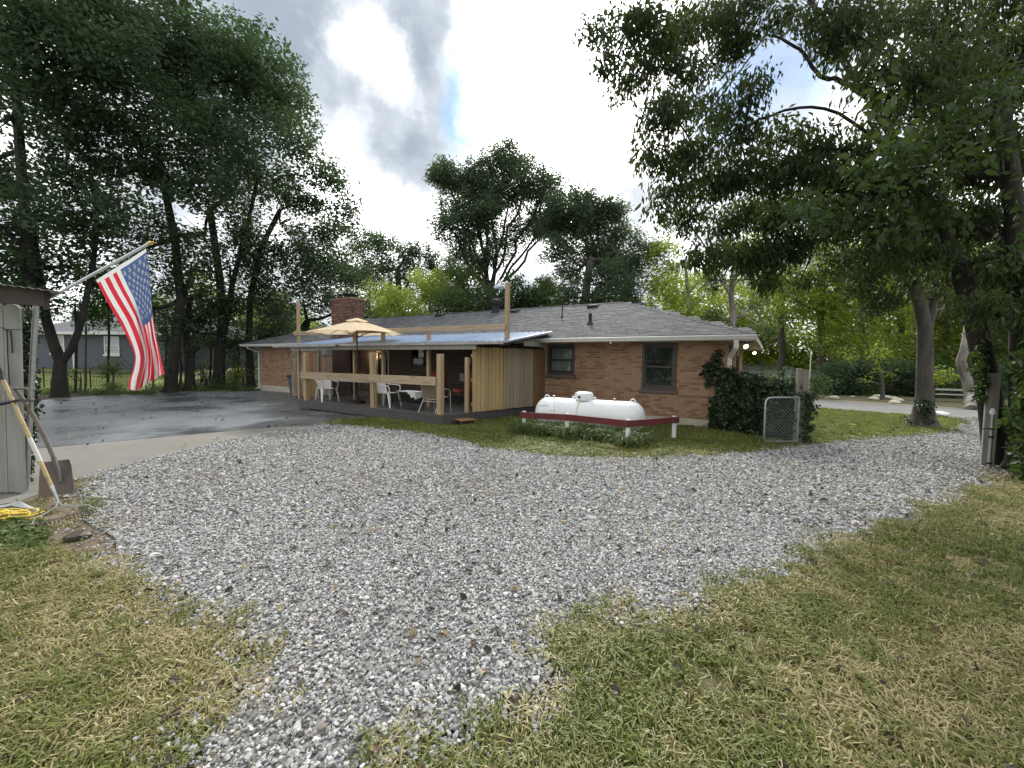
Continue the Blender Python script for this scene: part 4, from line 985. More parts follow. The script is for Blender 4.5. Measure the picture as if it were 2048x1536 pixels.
mb = MB(); mb.lathe([(0, 2.78), (.02, 2.77), (.03, 2.74), (.015, 2.70)], (0, 0, 0), 10); mb.build('finial', 'dark_bronze', um, smooth=True)

tb = empty('patio_table', hw(10.2, -2.95, ZD), -HT, 'long dark glass topped patio table beneath the umbrella', 'table')
mb = MB(); mb.box(-.95, .95, -.5, .5, .70, .712); mb.build('table_top', 'glass_top', tb, bevel=.003)
mb = MB()
for a in ((-.97, .97, -.53, -.49), (-.97, .97, .49, .53), (-.97, -.93, -.49, .49), (.93, .97, -.49, .49)): mb.box(a[0], a[1], a[2], a[3], .685, .722)
mb.build('table_rim', 'steel', tb)
for sx in (-1, 1):
    for sy in (-1, 1): mb = MB(); mb.tube([(sx * .9, sy * .45, .69), (sx * .86, sy * .42, .38), (sx * .92, sy * .46, 0)], .017, 8); mb.build('leg', 'dark_bronze', tb, smooth=True)
mb = MB(); mb.tube([(-.87, -.42, .36), (.87, -.42, .36)], .012, 6); mb.tube([(-.87, .42, .36), (.87, .42, .36)], .012, 6); mb.tube([(.87, -.42, .36), (.3, -.42, .05)], .012, 6); mb.build('stretcher', 'dark_bronze', tb)

def plastic_chair(loc, rz, lab):
    t = empty('plastic_chair', loc, rz, lab, 'chair', 'white plastic armchairs on the deck')
    mb = MB(); mb.grid(lambda a, b: ((a - .5) * (.46 - .05 * b), -.02 + b * .44, .42 + .02 * (2 * a - 1) ** 2 - .02 * math.sin(b * 3.1) + .0), 8, 8, thick=.012); mb.build('seat', 'plastic_white', t, smooth=True)
    mb = MB()
    def bk(a, b): return ((a - .5) * (.40 + .07 * math.sin(b * 2.6)) , .42 + .13 * b - .05 * (2 * a - 1) ** 2, .40 + .44 * b - .05 * (2 * a - 1) ** 2 * b)
    mb.grid(bk, 10, 8, thick=.012); mb.build('backrest', 'plastic_white', t, smooth=True)
    for sx in (-1, 1):
        mb = MB(); mb.tube([(sx * .22, .50, .74), (sx * .27, .40, .66), (sx * .285, .15, .645), (sx * .28, -.02, .63), (sx * .26, -.06, .55), (sx * .24, -.03, .42)], [.02, .03, .036, .034, .028, .03], 8, flat=.5); mb.build('arm', 'plastic_white', t, smooth=True)
        mb = MB(); mb.tube([(sx * .235, .0, .43), (sx * .26, -.05, .2), (sx * .275, -.08, .0)], [.05, .036, .024], 8, flat=.6); mb.build('leg', 'plastic_white', t, smooth=True)
        mb = MB(); mb.tube([(sx * .20, .44, .45), (sx * .225, .50, .2), (sx * .245, .55, .0)], [.05, .036, .024], 8, flat=.6); mb.build('leg', 'plastic_white', t, smooth=True)
    return t
plastic_chair(hw(11.25, -3.42, ZD), -HT + rad(78), 'white plastic armchair at the left end of the patio table, behind the left railing')
plastic_chair(hw(8.42, -3.25, ZD), -HT + rad(102), 'white plastic armchair partly hidden behind the middle railing post')
ct = empty('serving_cart', hw(7.58, -3.36, ZD), -HT, 'small black wheeled iron cart draped with a checkered cloth', 'cart')
mb = MB(); mb.grid(lambda a, b: ((a - .5) * .74, (b - .5) * .46, .515 + .004 * math.sin(a * 23) * math.sin(b * 17)), 12, 8, thick=.006)
mb.grid(lambda a, b: (.10 + a * .275, -.235 - .01 * math.sin(a * 18), .515 - b * (.04 + .16 * a * (1 - .35 * math.sin(a * 9)))), 14, 5); mb.grid(lambda a, b: (.375 + .012 * math.sin(a * 15), -.235 + a * .46, .515 - b * (.20 - .08 * a)), 10, 4)
cl = mb.build('tablecloth', 'cloth_check', None, smooth=True, loc=hw(7.58, -3.36, ZD)); cl.rotation_euler = (0, 0, -HT); tag(cl, 'black and white checkered cloth lying over the small iron cart', 'tablecloth')
mb = MB()
for a in ((-.35, .35, -.22, -.2), (-.35, .35, .2, .22), (-.35, -.33, -.2, .2), (.33, .35, -.2, .2)): mb.box(a[0], a[1], a[2], a[3], .485, .503)
mb.build('cart_frame', 'black_metal', ct)
for sx in (-.3, .3):
    for sy in (-.18, .18): mb = MB(); mb.tube([(sx, sy, .49), (sx * .8, sy, .25), (sx, sy, .02)], .011, 6); mb.build('leg', 'black_metal', ct)
for sx in (-.3, .3):
    mb = MB(); mb.tube([(sx + .1 * math.cos(a), -.22, .105 + .1 * math.sin(a)) for a in [i * math.pi / 10 for i in range(21)]], .009, 6)
    for k in range(3): mb.tube([(sx + .1 * math.cos(k * 1.047), -.22, .105 + .1 * math.sin(k * 1.047)), (sx - .1 * math.cos(k * 1.047), -.22, .105 - .1 * math.sin(k * 1.047))], .006, 5)
    mb.build('wheel', 'black_metal', ct)
mb = MB(); mb.box(-.3, .3, -.18, .18, .2, .21); mb.build('lower_shelf', 'black_metal', ct)
sc = empty('sling_chair', hw(6.72, -3.32, ZD), -HT + rad(186), 'pale framed sling armchair with brown mesh back near the right railing post', 'chair')
mb = MB(); mb.grid(lambda a, b: ((a - .5) * .44, .18 + .16 * b, .36 + .52 * b - .02 * math.sin(b * 3.1)), 3, 8, thick=.006); mb.build('backrest', 'sling', sc, smooth=True)
mb = MB(); mb.grid(lambda a, b: ((a - .5) * .44, -.28 + .46 * b, .40 - .04 * b - .015 * math.sin(b * 3.1)), 3, 6, thick=.006); mb.build('seat', 'sling', sc, smooth=True)
for sx in (-1, 1):
    x = sx * .25
    mb = MB(); mb.tube([(x * .94, .36, .90), (x * .94, .26, .62), (x * .94, .18, .36), (x * .94, .0, .37), (x * .94, -.28, .40)], .014, 8); mb.build('side_rail', 'chair_grey', sc, smooth=True)
    mb = MB(); mb.tube([(x * 1.02, .25, .56), (x * 1.14, .12, .62), (x * 1.16, -.22, .61), (x * 1.15, -.31, .55), (x * 1.1, -.36, .0)], .016, 8); mb.build('arm', 'chair_grey', sc, smooth=True)
    mb = MB(); mb.tube([(x * 1.12, .02, .61), (x * 1.05, .15, .34), (x * 1.1, .36, .0)], .014, 8); mb.build('leg', 'chair_grey', sc, smooth=True)
mb = MB(); mb.tube([(-.235, .18, .35), (.235, .18, .35)], .012, 6); mb.tube([(-.235, .2, .29), (.235, .2, .29)], .012, 6); mb.tube([(-.235, -.27, .39), (.235, -.27, .39)], .012, 6); mb.tube([(-.235, .36, .9), (.235, .36, .9)], .012, 6); mb.build('cross_bar', 'chair_grey', sc)
def red_chair(loc, rz, lab):
    t = empty('cushioned_chair', loc, rz, lab, 'chair', 'red cushioned chairs deep on the porch')
    mb = MB(); mb.box(-.28, .28, -.27, .27, .38, .5); mb.build('seat_cushion', 'red_cushion', t, bevel=.03); mb = MB(); mb.box(-.28, .28, -.06, .06, 0, .55); o = mb.build('back_cushion', 'red_cushion', t, bevel=.03, loc=(0, .26, .48)); o.rotation_euler = (-.2, 0, 0)
    for sx in (-1, 1):
        mb = MB(); mb.tube([(sx * .31, .34, 0), (sx * .31, .3, .62), (sx * .31, -.26, .62), (sx * .31, -.3, 0)], .016, 6); mb.build('side_frame', 'black_metal', t)
red_chair(hw(8.55, -1.35, ZD), -HT + rad(20), 'red cushioned chair in the porch shade, left of the pair'); red_chair(hw(7.2, -1.5, ZD), -HT - rad(25), 'red cushioned chair in the porch shade, right of the pair')
# wheeled bin
bn = empty('wheeled_bin', hw(17.15, -.95, -.13), -HT, 'dark grey wheeled rubbish bin against the house wall left of the plank screen', 'bin')
mb = MB(); q = [(-.24, -.26, .06), (.24, -.26, .06), (.24, .26, .06), (-.24, .26, .06), (-.31, -.36, .98), (.31, -.36, .98), (.31, .36, .98), (-.31, .36, .98)]
mb.add(q, [(3, 2, 1, 0), (4, 5, 6, 7), (0, 1, 5, 4), (1, 2, 6, 5), (2, 3, 7, 6), (3, 0, 4, 7)]); mb.box(-.33, .33, -.38, .38, .93, .985); mb.build('body', 'bin_plastic', bn, bevel=.015)
mb = MB(); mb.grid(lambda a, b: ((a - .5) * .7, (b - .5) * .8, .99 + .06 * math.sin(b * 3.14) + .02 * math.sin(a * 3.14)), 8, 8, thick=.02); mb.build('lid', 'bin_lid', bn, smooth=True)
for sx in (-.26, .26): mb = MB(); mb.lathe([(0, -.03), (.1, -.03), (.1, .03), (0, .03)], (sx, .27, .1), 16, axis='X'); mb.build('wheel', 'bin_lid', bn)
mb = MB(); mb.box(-.12, .12, -.36, -.335, .6, .68); mb.build('moulded_mark', 'bin_lid', bn)
# pallet step
pl = empty('wooden_step', hw(5.72, -3.30, 0), -HT - rad(18), 'small brown slatted step on the grass at the deck corner', 'step')
for k in range(4): mb = MB(); mb.box(-.26, .26, -.055, .055, .13, .15); mb.build('slat', 'picket_brown', pl, loc=(0, -.18 + k * .12, 0))
for x in (-.1, .12): mb = MB(); mb.box(x - .05, x + .05, -.2, .2, 0, .13); mb.build('bearer', 'shed_dark', pl)
gh = MB(); gh.tube([hw(4.2, -2.1 + .12 * math.sin(t * .9), .03) + HU * (t * .11) for t in range(-3, 7)], .012, 6); tag(gh.build('garden_hose', 'leaf_ivy', smooth=True), 'short green garden hose lying in the grass below the deck', 'hose')

# ------------------------------------------------------------------ propane tank and its guard rail
TA, TB = Vector((.62, 10.28, 0)), Vector((2.98, 9.16, 0)); tv_ = (TB - TA).normalized(); trz = math.atan2(tv_.y, tv_.x); TC = (TA + TB) / 2; TL = (TB - TA).length; Rk = .37
tank = empty('propane_tank', TC, trz, 'long white horizontal propane tank on the grass beside the brick wall', 'propane tank')
prf = []
hl = TL / 2
for i in range(13): a = i / 12 * math.pi / 2; prf.append((Rk * math.sin(a), -hl + .30 * (1 - math.cos(a))))
for i in range(13): a = math.pi / 2 * (1 - i / 12); prf.append((Rk * math.sin(a), hl - .30 * (1 - math.cos(a))))
mb = MB(); mb.lathe(prf, (0, 0, .43), 48, axis='X'); mb.build('tank_shell', 'tank_white', tank, smooth=True)
for x in (-hl + .30, hl - .30): mb = MB(); mb.lathe([(Rk - .002, -.008), (Rk + .003, -.004), (Rk + .003, .004), (Rk - .002, .008)], (x, 0, .43), 48, axis='X'); mb.build('weld_seam', 'tank_white', tank, smooth=True)
mb = MB(); mb.lathe([(.205, -.02), (.205, .10), (.19, .145), (.14, .175), (0, .185)], (-.10, 0, .43 + Rk - .005), 28, sx=1.1); mb.build('valve_dome', 'tank_white', tank, smooth=True)
mb = MB(); mb.lathe([(0, -.012), (.03, -.012), (.03, .0)], (0, 0, 0), 12, axis='X'); mb.v = [(v[1] * 1.0 - .16, -.212 + v[0], v[2] + .43 + Rk + .06) for v in mb.v]; mb.build('dome_opening', 'black_metal', tank)
for x in (-.36, .16): mb = MB(); mb.box(x - .03, x + .03, -.03, .03, .43 + Rk - .01, .43 + Rk + .06); mb.build('hinge_lug', 'tank_white', tank, bevel=.01)
for sx in (-1, 1):
    x = sx * (hl - .28); mb = MB(); mb.tube([(x + .06 * math.cos(a) * 1.0, 0, .43 + Rk - .02 + .075 * math.sin(a)) for a in [i * math.pi / 8 for i in range(9)]], .014, 8); mb.build('lifting_lug', 'tank_white', tank, smooth=True)
for x in (-.85, .62): mb = MB(); mb.lathe([(.02, 0), (.02, .03), (.032, .03), (.032, .05), (0, .055)], (x, 0, .43 + Rk - .005), 10); mb.build('fitting', 'steel', tank, smooth=True)
for x in (-.8, .8): mb = MB(); mb.box(x - .05, x + .05, -.22, .22, 0, .14); mb.build('foot', 'tank_white', tank, bevel=.01)
mb = MB()                                                                # small printed lines at the left end
for k, (w2, x) in enumerate(((.26, -1.0), (.20, -1.0), (.14, -.98))):
    for j in range(7):
        a = rad(28 + 3.6 * k); xx = x + (j - 3) * w2 / 7; y = -math.cos(a) * (Rk + .002); z = .43 + math.sin(a) * (Rk + .002); mb.box(xx, xx + w2 / 7 * .7, y - .001, y + .001, z - .008, z + .004)
mb.build('printed_lines', 'tank_print', tank)
mb = MB(); mb.tube([(-.16, -.21, .84), (-.15, -.235, .76), (-.165, -.33, .62), (-.18, -.375, .45), (-.2, -.33, .25), (-.22, -.30, .05)], .008, 6); mb.build('supply_line', 'hose_yellow', tank, smooth=True)
mb = MB(); mb.tube([(-.75, -.22, .73), (-.72, -.33, .62), (-.70, -.37, .5)], .003, 4); mb.tube([(-.82, -.36, .5), (-.76, -.37, .53), (-.7, -.38, .49)], .003, 4); mb.build('dry_stalk', 'handle_grey', tank)
gr = empty('guard_rail', (0, 0, 0), 0, 'low dark red board rail on four round white posts round the propane tank', 'railing')
GP = [(.29, 9.46, .46), (1.21, 8.86, .50), (2.32, 8.11, .49), (3.57, 8.96, .46)]
for i, (x, y, z) in enumerate(GP):
    mb = MB(); mb.tube([(0, 0, -.05), (0, 0, z + .06)], [.047, .043], 14); mb.build('post', 'post_white', gr, smooth=True, loc=(x, y + (.07 if i != 3 else .06), 0))
for (i, j) in ((0, 1), (1, 2), (2, 3)):
    a = Vector((GP[i][0], GP[i][1], GP[i][2] - .02)); b = Vector((GP[j][0], GP[j][1], GP[j][2] - .02)); d = (b - a).normalized(); a2 = a - d * (.1 if i == 0 else -.002); b2 = b + d * (.12 if j == 3 else -.002)
    mb = MB(); mb.beam(a2, b2, .035, .135); mb.build('rail_board', 'red_board', gr, bevel=.003)
def weeds(name, pts, smin, smax, label=None):
    m = len(pts); o = scatter(name, 'weed', pts, np.stack([rng.normal(0, .3, m), rng.normal(0, .3, m), rng.random(m) * 6.28], 1), rng.uniform(smin, smax, m)); return o
q = []
for i in range(900):
    t = random.random(); s = abs(random.gauss(0, .28)); p = TA.lerp(TB, t * 1.12 - .08) + Vector((-.45, -.9, 0)) * random.uniform(.05, 1.0) + Vector((random.gauss(0, .1), random.gauss(0, .1), 0)); q.append((p.x, p.y, random.uniform(.0, .14) * (1.2 - .6 * abs(t - .5))))
for gx, gy, _z in GP[:3]:
    for i in range(40): q.append((gx + random.gauss(0, .09), gy + random.gauss(0, .09), random.uniform(.02, .12)))
weeds('tall_weeds', q, .6, 1.25)

# ------------------------------------------------------------------ gate, posts, ivy
gp = empty('gate_post', (6.13, 8.76, 0), rad(-8), 'tall weathered double timber gate post with creeping vine, left side of the drive', 'post')
mb = MB(); mb.box(-.10, -.004, -.05, .05, -.05, 1.60); mb.build('timber', 'old_grey_wood', gp, bevel=.004)
mb = MB(); mb.box(.004, .11, -.06, .045, -.05, 1.57); mb.build('timber', 'old_grey_wood', gp, bevel=.004)
mb = MB(); mb.tube([(.02, -.065, 0), (.08, -.075, .3), (-.03, -.07, .7), (.06, -.075, 1.0), (-.06, -.07, 1.3)], .010, 5); mb.build('vine_stem', 'handle_grey', gp)
ivp = []
for i in range(26): ivp.append((.1 + random.gauss(0, .03), -.08, random.uniform(.1, 1.1)))
m = len(ivp); scatter('ivy_leaves', 'ivy', ivp, rng.normal(0, .5, (m, 3)), rng.uniform(.4, .7, m), parent=gp)
gt = empty('chain_link_gate', (0, 0, 0), 0, 'open low chain link gate with rounded grey tube frame hung on the timber post', 'gate')
g0, g1 = P(1527, 888), Vector((6.03, 8.66, 0)); gd = (g1 - g0); gl = gd.length; gd.normalize(); GHt = .98
def gp_(s, z): return g0 + gd * s + Vector((0, 0, z))
pts = [gp_(gl, .06), gp_(.10, .05)] + [gp_(.08 - .08 * math.sin(a), .13 - .08 * math.cos(a)) for a in (.5, 1.1)] + [gp_(0, .16), gp_(0, GHt - .14)] + [gp_(.12 - .12 * math.cos(a), GHt - .12 + .12 * math.sin(a)) for a in (.4, .8, 1.2)] + [gp_(.14, GHt), gp_(gl, GHt + .01)]
mb = MB(); mb.tube(pts, .020, 10); mb.tube([gp_(gl, .05), gp_(gl, GHt)], .018, 8); mb.build('gate_frame', 'steel', gt, smooth=True)
mb = MB(); d = .075; nrm = Vector((-gd.y, gd.x, 0)) * .004
for k in range(-int(GHt / d), int(gl / d) + 1):
    for sgn in (1, -1):
        s0 = k * d; pa, pb = [], []
        lo, hi = .03, GHt - .03
        z0 = lo; s_a = s0 if sgn > 0 else s0 + (hi - lo); s_b = s0 + (hi - lo) if sgn > 0 else s0
        a_, b_ = (s_a, lo), (s_b, hi)
        def clip(a_, b_):
            (x0_, z0_), (x1_, z1_) = a_, b_
            t0, t1 = 0, 1; dx = x1_ - x0_
            for lim, sg in ((.02, 1), (gl - .02, -1)):
                p_, q_ = -dx * sg, (x0_ - lim) * sg
                if p_ == 0:
                    if q_ < 0: return None
                else:
                    r_ = q_ / p_
                    if p_ < 0: t0 = max(t0, r_)
                    else: t1 = min(t1, r_)
            if t0 >= t1: return None
            return (x0_ + dx * t0, z0_ + (z1_ - z0_) * t0), (x0_ + dx * t1, z0_ + (z1_ - z0_) * t1)
        c = clip(a_, b_)
        if c: mb.tube([gp_(*c[0]) + nrm * sgn, gp_(*c[1]) + nrm * sgn], .0017, 3, cap=False)
mb.build('chain_link_mesh', 'steel', gt, kind='stuff')
fe = empty('ivy_fence', (0, 0, 0), 0, 'chain link fence buried in dark ivy between the house corner and the gate post', 'fence')
f0, f1 = hw(-.3, -.15), Vector((6.2, 8.95, 0))
mb = MB(); mb.tube([f0 + Vector((0, 0, 1.12)), f1 + Vector((0, 0, 1.12))], .02, 8); mb.build('top_rail', 'steel', fe)
for t in (.02, .5, .98): p = f0.lerp(f1, t); mb = MB(); mb.tube([p, p + Vector((0, 0, 1.15))], .025, 8); mb.build('fence_post', 'steel', fe)
q = []
for i in range(1500):
    t = random.random(); p = f0.lerp(f1, t); zt = 1.22 + .25 * math.sin(t * 7) * .6 + .1 * random.gauss(0, 1) + (.12 if t < .15 else 0); q.append((p.x + random.gauss(0, .11), p.y + random.gauss(0, .11), random.uniform(.03, 1) ** .8 * max(.3, zt) * .93))
m = len(q); scatter('ivy_leaves', 'ivy', q, rng.normal(0, .6, (m, 3)), rng.uniform(.6, 1.15, m), parent=fe)
q = []
for i in range(900):                                                     # ivy climbing the corner
    z = random.random() ** 1.4 * 1.5; w2 = .30 * (1 - (z / 2.1)) + .05; u = min(random.gauss(-.12, w2 * .5), .20); p = hw(u, -.08 - abs(random.gauss(0, .1)) * (1.2 - z / 2), z); q.append(tuple(p))
for i in range(22):
    z = random.uniform(1.1, 2.0); p = hw(.26 + .1 * math.sin(z * 6) + random.gauss(0, .05), -.03, z); q.append(tuple(p))
m = len(q); tag(scatter('corner_ivy', 'ivy', q, rng.normal(0, .6, (m, 3)), rng.uniform(.55, 1.1, m), kind='stuff'), 'dark ivy climbing the brick corner and the downspout of the house', 'ivy')
rp = empty('gate_post', (7.98, 6.86, 0), rad(-35), 'weathered flat timber gate post under the leaning vine covered tree, right side of the drive', 'post')
mb = MB(); mb.box(-.075, .075, -.04, .04, -.05, 1.58); mb.build('timber', 'old_grey_wood', rp, bevel=.005)
mp = empty('metal_post', (7.78, 6.66, 0), 0, 'thin grey metal gate post with a pale cap in front of the right timber post', 'post')
mb = MB(); mb.tube([(0, 0, -.05), (.0, 0, .93)], .026, 10); mb.build('tube', 'steel', mp, smooth=True)
mb = MB(); mb.lathe([(.034, 0), (.036, .05), (.02, .09), (0, .1)], (0, 0, .92), 12); mb.build('cap', 'post_white', mp, smooth=True)
for z in (.12, .55, .68): mb = MB(); mb.lathe([(.033, -.015), (.036, 0), (.033, .015)], (0, 0, z), 10); mb.tube([(-.16 if z > .6 else -.03, 0, z), (.12, .05, z)], .008, 5); mb.build('clamp', 'black_metal', mp)

# ------------------------------------------------------------------ shed corner, pole, tools, rope
SY = 5.0
shed = empty('shed', (-6.2, 5.1, -.03), 0, 'corner of a shed with old whitish upright planks and a dark tin roof edge', 'shed')
L0 = shed.location
for px0, px1, top in ((12.5, 43, 606), (-20, 11, 604), (-55, -22, 602)):
    a, b = D(px0, 975, SY), D(px1, 975, SY); zt = D(30, top, SY).z; w2 = (b.x - a.x); cxx = (a.x + b.x) / 2 + (D(px0, 750, SY).x - D(px0, 975, SY).x) * .3
    mb = MB(); t_ = .028; n = 7; q = [(-w2 / 2, 0), (w2 / 2, 0), (w2 / 2, zt - .06)] + [(w2 / 2 * math.cos(x), zt - .06 + .05 * math.sin(x)) for x in (.5, 1.0, 1.57, 2.1, 2.6)] + [(-w2 / 2, zt - .06)]
    n = len(q); vs = [(x, 0, z) for x, z in q] + [(x, t_, z) for x, z in q]; mb.add(vs, [tuple(range(n)), tuple(reversed(range(n, 2 * n)))] + [(k, n + k, n + (k + 1) % n, (k + 1) % n) for k in range(n)])
    o = mb.build('plank', 'shed_paint', shed, loc=Vector((cxx, SY, 0)) - L0); o.rotation_euler = (0, .03, 0)
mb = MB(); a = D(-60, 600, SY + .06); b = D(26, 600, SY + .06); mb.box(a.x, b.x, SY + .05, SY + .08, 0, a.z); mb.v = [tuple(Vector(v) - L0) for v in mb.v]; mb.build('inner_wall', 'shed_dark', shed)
mb = MB(); a, b = D(-60, 584, SY - .35), D(93, 596, SY - .35); mb.beam(a, b, .05, .19)
mb.beam(b + Vector((-.03, .026, 0)), b + Vector((-.40, .35, .0)), .05, .19); mb.v = [tuple(Vector(v) - L0) for v in mb.v]; mb.build('roof_beam', 'shed_dark', shed)
mb = MB()
for k in range(6):
    a, b = D(-60, 557, SY - .45), D(125, 584, SY - .45); o_ = Vector((0, k * .25, .03 * k)); 
a, b = D(-60, 560, SY - .5), D(120, 583, SY - .5); mb.grid(lambda s, t: tuple(a.lerp(b, s) + Vector((-.55 * t, .5 * t, .05 * t + .005 * math.sin(s * 60)))), 90, 2, thick=.006); mb.v = [tuple(Vector(v) - L0) for v in mb.v]; mb.build('tin_roof', 'tin', shed)
mb = MB(); a = D(3, 655, SY - .02); mb.tube([a, D(12, 660, SY - .02), D(21, 662, SY - .02), D(24, 690, SY - .02), D(24.5, 706, SY - .02)], .007, 5); mb.tube([D(14, 660, SY - .02), D(16, 720, SY - .02), D(19, 770, SY - .02)], .006, 5)
mb.v = [tuple(Vector(v) - L0) for v in mb.v]; mb.build('hanging_cord', 'wire_black', shed)
mb = MB(); mb.tube([D(12, 659, SY - .03), D(43, 659, SY - .03)], .004, 4); mb.v = [tuple(Vector(v) - L0) for v in mb.v]; mb.build('seam_wire', 'wire_black', shed)
sp_ = empty('steel_pole', P(51, 978), 0, 'leaning galvanised steel pole beside the shed corner', 'pole')
mb = MB(); p0 = Vector((0, 0, -.05)); p1 = D(72, 612, 5.25) - sp_.location; mb.tube([p0, p1], .028, 14); mb.build('tube', 'steel', sp_, smooth=True)
mb = MB()
for t in (.28, .5, .56): p = p0.lerp(p1, t); mb.lathe([(.031, -.02), (.035, 0), (.031, .02)], p, 14)
mb.build('clamp', 'steel', sp_, smooth=True)
q = []
for i in range(150):
    t = random.random(); p = D(52 + random.gauss(0, 7) + (1 - t) * -4, 960 - t * 340, 5.45 + random.gauss(0, .08)); q.append(tuple(p))
m = len(q); o = scatter('creeper', 'ivy', q, rng.normal(0, .6, (m, 3)), rng.uniform(.35, .75, m), kind='stuff'); tag(o, 'thin creeper climbing between the shed planks and the steel pole', 'creeper')

FD = 4.75
fl = empty('flag', D(240, 527, FD), 0, 'American flag hanging from an angled white pole on the shed', 'flag')
FO = fl.location
fp = empty('flagpole', D(95, 598, 5.0), 0, 'white angled flagpole with a golden tip fixed to the shed eave', 'flagpole')
mb = MB(); a, b = D(92, 600, 4.98) - fp.location, D(297, 488, FD) - fp.location; mb.tube([a, b], .016, 12); mb.build('pole', 'pole_white', fp, smooth=True)
mb = MB(); dd = (b - a).normalized(); mb.tube([b, b + dd * .03, b + dd * .035, b + dd * .07], [.018, .024, .012, .004], 10); mb.tube([b + dd * .03, b + dd * .03 + Vector((.07, 0, .0))], [.01, .004], 6); mb.build('eagle_tip', 'gold', fp, smooth=True)
mb = MB(); mb.tube([a - dd * .12, a + dd * .05], .028, 10); mb.build('bracket', 'steel', fp)
CRV = {0.0: [(192, 560), (207, 590), (222, 617), (240, 648), (257, 682), (268, 712), (266, 738), (259, 760), (258, 778)],
       0.25: [(216, 545), (234, 580), (250, 608), (268, 640), (283, 682), (289, 712), (287, 735), (282, 756), (276, 781)],
       0.5: [(241, 529), (258, 568), (272, 598), (284, 636), (294, 680), (298, 712), (297, 736), (296, 752), (293, 768)],
       0.75: [(266, 514), (278, 552), (288, 586), (296, 628), (303, 676), (309, 706), (312, 728), (313, 744), (312, 757)],
       1.0: [(292, 497), (297, 530), (301, 565), (304, 610), (311, 662), (318, 695), (323, 722), (326, 738), (328, 748)]}
TK = sorted(CRV); CA = np.array([CRV[t] for t in TK], float)
def cl1(arr, t):
    n = len(arr) - 1; x = min(max(t, 0), 1) * n; i = min(int(x), n - 1); f = x - i
    p0_, p1_, p2_, p3_ = arr[max(i - 1, 0)], arr[i], arr[i + 1], arr[min(i + 2, n)]
    return .5 * ((2 * p1_) + (-p0_ + p2_) * f + (2 * p0_ - 5 * p1_ + 4 * p2_ - p3_) * f * f + (-p0_ + 3 * p1_ - 3 * p2_ + p3_) * f ** 3)
def flagp(s, t):                                                        # s down the fly, t across the stripes (1 = canton edge)
    rows_ = [cl1(CA[i], s) for i in range(5)]; q = cl1(rows_, t)
    fold = .10 * sstep(.15, .9, s) * math.sin(t * 11 + 1.0 + s * 1.5) + .022 * math.sin(t * 27 + s * 5) * s + .10 * s * (t - .5)
    px = q[0] + 2.2 * math.sin(t * 22 + s * 4) * float(sstep(.2, .8, s))
    return D(px, q[1], FD + float(fold)) - FO
NS, NT = 60, 52
mbs = MB()
G_ = [[flagp(i / NS, j / NT) for j in range(NT + 1)] for i in range(NS + 1)]
mbs.v = [tuple(p) for r in G_ for p in r]
for i in range(NS):
    for j in range(NT):
        s_, t_ = i / NS, j / NT; st = int(t_ * 13)
        if i < 2: mi = 1
        elif t_ >= 6 / 13 - 1e-6 and s_ < .41: mi = 2
        else: mi = 0 if st % 2 == 0 else 1
        mbs.f.append((i * (NT + 1) + j, (i + 1) * (NT + 1) + j, (i + 1) * (NT + 1) + j + 1, i * (NT + 1) + j + 1)); mbs.mi.append(mi)
mbs.build('flag_cloth', ['flag_red', 'flag_white', 'flag_blue'], fl, smooth=True)
mb = MB()
for r_ in range(9):
    for c_ in range(6 if r_ % 2 == 0 else 5):
        tt = 6 / 13 + (7 / 13) * (r_ + 1) / 10; ss = .035 + .37 * ((c_ * 2 + (1 if r_ % 2 == 0 else 2)) / 12); pp = []
        c0 = flagp(ss, tt); du = (flagp(ss + .01, tt) - c0) / .01 / 1.52; dw = (flagp(ss, tt + .01) - c0) / .01 / .91; nn = du.cross(dw).normalized()
        if nn.y > 0: nn = -nn
        for side in (1, -1):
            o_ = len(mb.v); mb.v.append(tuple(c0 + nn * .004 * side))
            for k in range(10): R_ = .034 if k % 2 == 0 else .014; a = k * math.pi / 5; mb.v.append(tuple(c0 + nn * .004 * side + du * R_ * math.cos(a) + dw * R_ * math.sin(a)))
            for k in range(10): mb.f.append((o_, o_ + 1 + k, o_ + 1 + (k + 1) % 10)); mb.mi.append(0)
mb.build('star', 'flag_white', fl, kind='stuff')

sh_ = empty('square_shovel', P(115, 992), 0, 'rusty square shovel with D grip leaning against the shed', 'shovel'); SO = sh_.location
bl, br_ = D(78, 997, 4.80), D(150, 984, 4.95); tl, tr = D(82, 925, 5.0), D(143, 918, 5.12)
def blade(a, b):
    p = bl.lerp(br_, a).lerp(tl.lerp(tr, a), b); k = (2 * a - 1); p = p + Vector((0, -.03 * k * k + .02 + .05 * math.exp(-(k * 4) ** 2) * -b, .0)); 
    if b > .8: p = p - (tr - tl) * .5 * k * max(0, abs(k) - .75) * (b - .8) * 2 * 1.0
    return p - SO
mb = MB(); mb.grid(blade, 14, 10, thick=.004); mb.build('blade', 'shovel_steel', sh_, smooth=True)
h0, h1, h2, h3 = D(117, 945, 4.98), D(107, 915, 5.02), D(66, 830, 4.96), D(34, 783, 4.92)
mb = MB(); mb.tube([D(121, 965, 4.93) - SO, h0 - SO, h1 - SO], [.012, .026, .024], 10); mb.build('socket', 'shovel_steel', sh_, smooth=True)
mb = MB(); mb.tube([h1 - SO, D(90, 875, 4.99) - SO, h2 - SO, D(52, 806, 4.94) - SO, h3 - SO], [.021, .022, .021, .021, .019], 10); mb.build('shaft', 'handle_grey', sh_, smooth=True)
mb = MB(); g1_, g2_, g3_, g4_ = D(60, 818, 4.95), D(60, 800, 4.93), D(55, 777, 4.9), D(28, 777, 4.88)
mb.tube([g1_ - SO, g2_ - SO, g3_ - SO], .012, 8); mb.tube([g3_ - SO, g4_ - SO], .016, 8); mb.tube([g4_ - SO, h3 - SO], .012, 8); mb.build('grip', 'handle_grey', sh_, smooth=True)

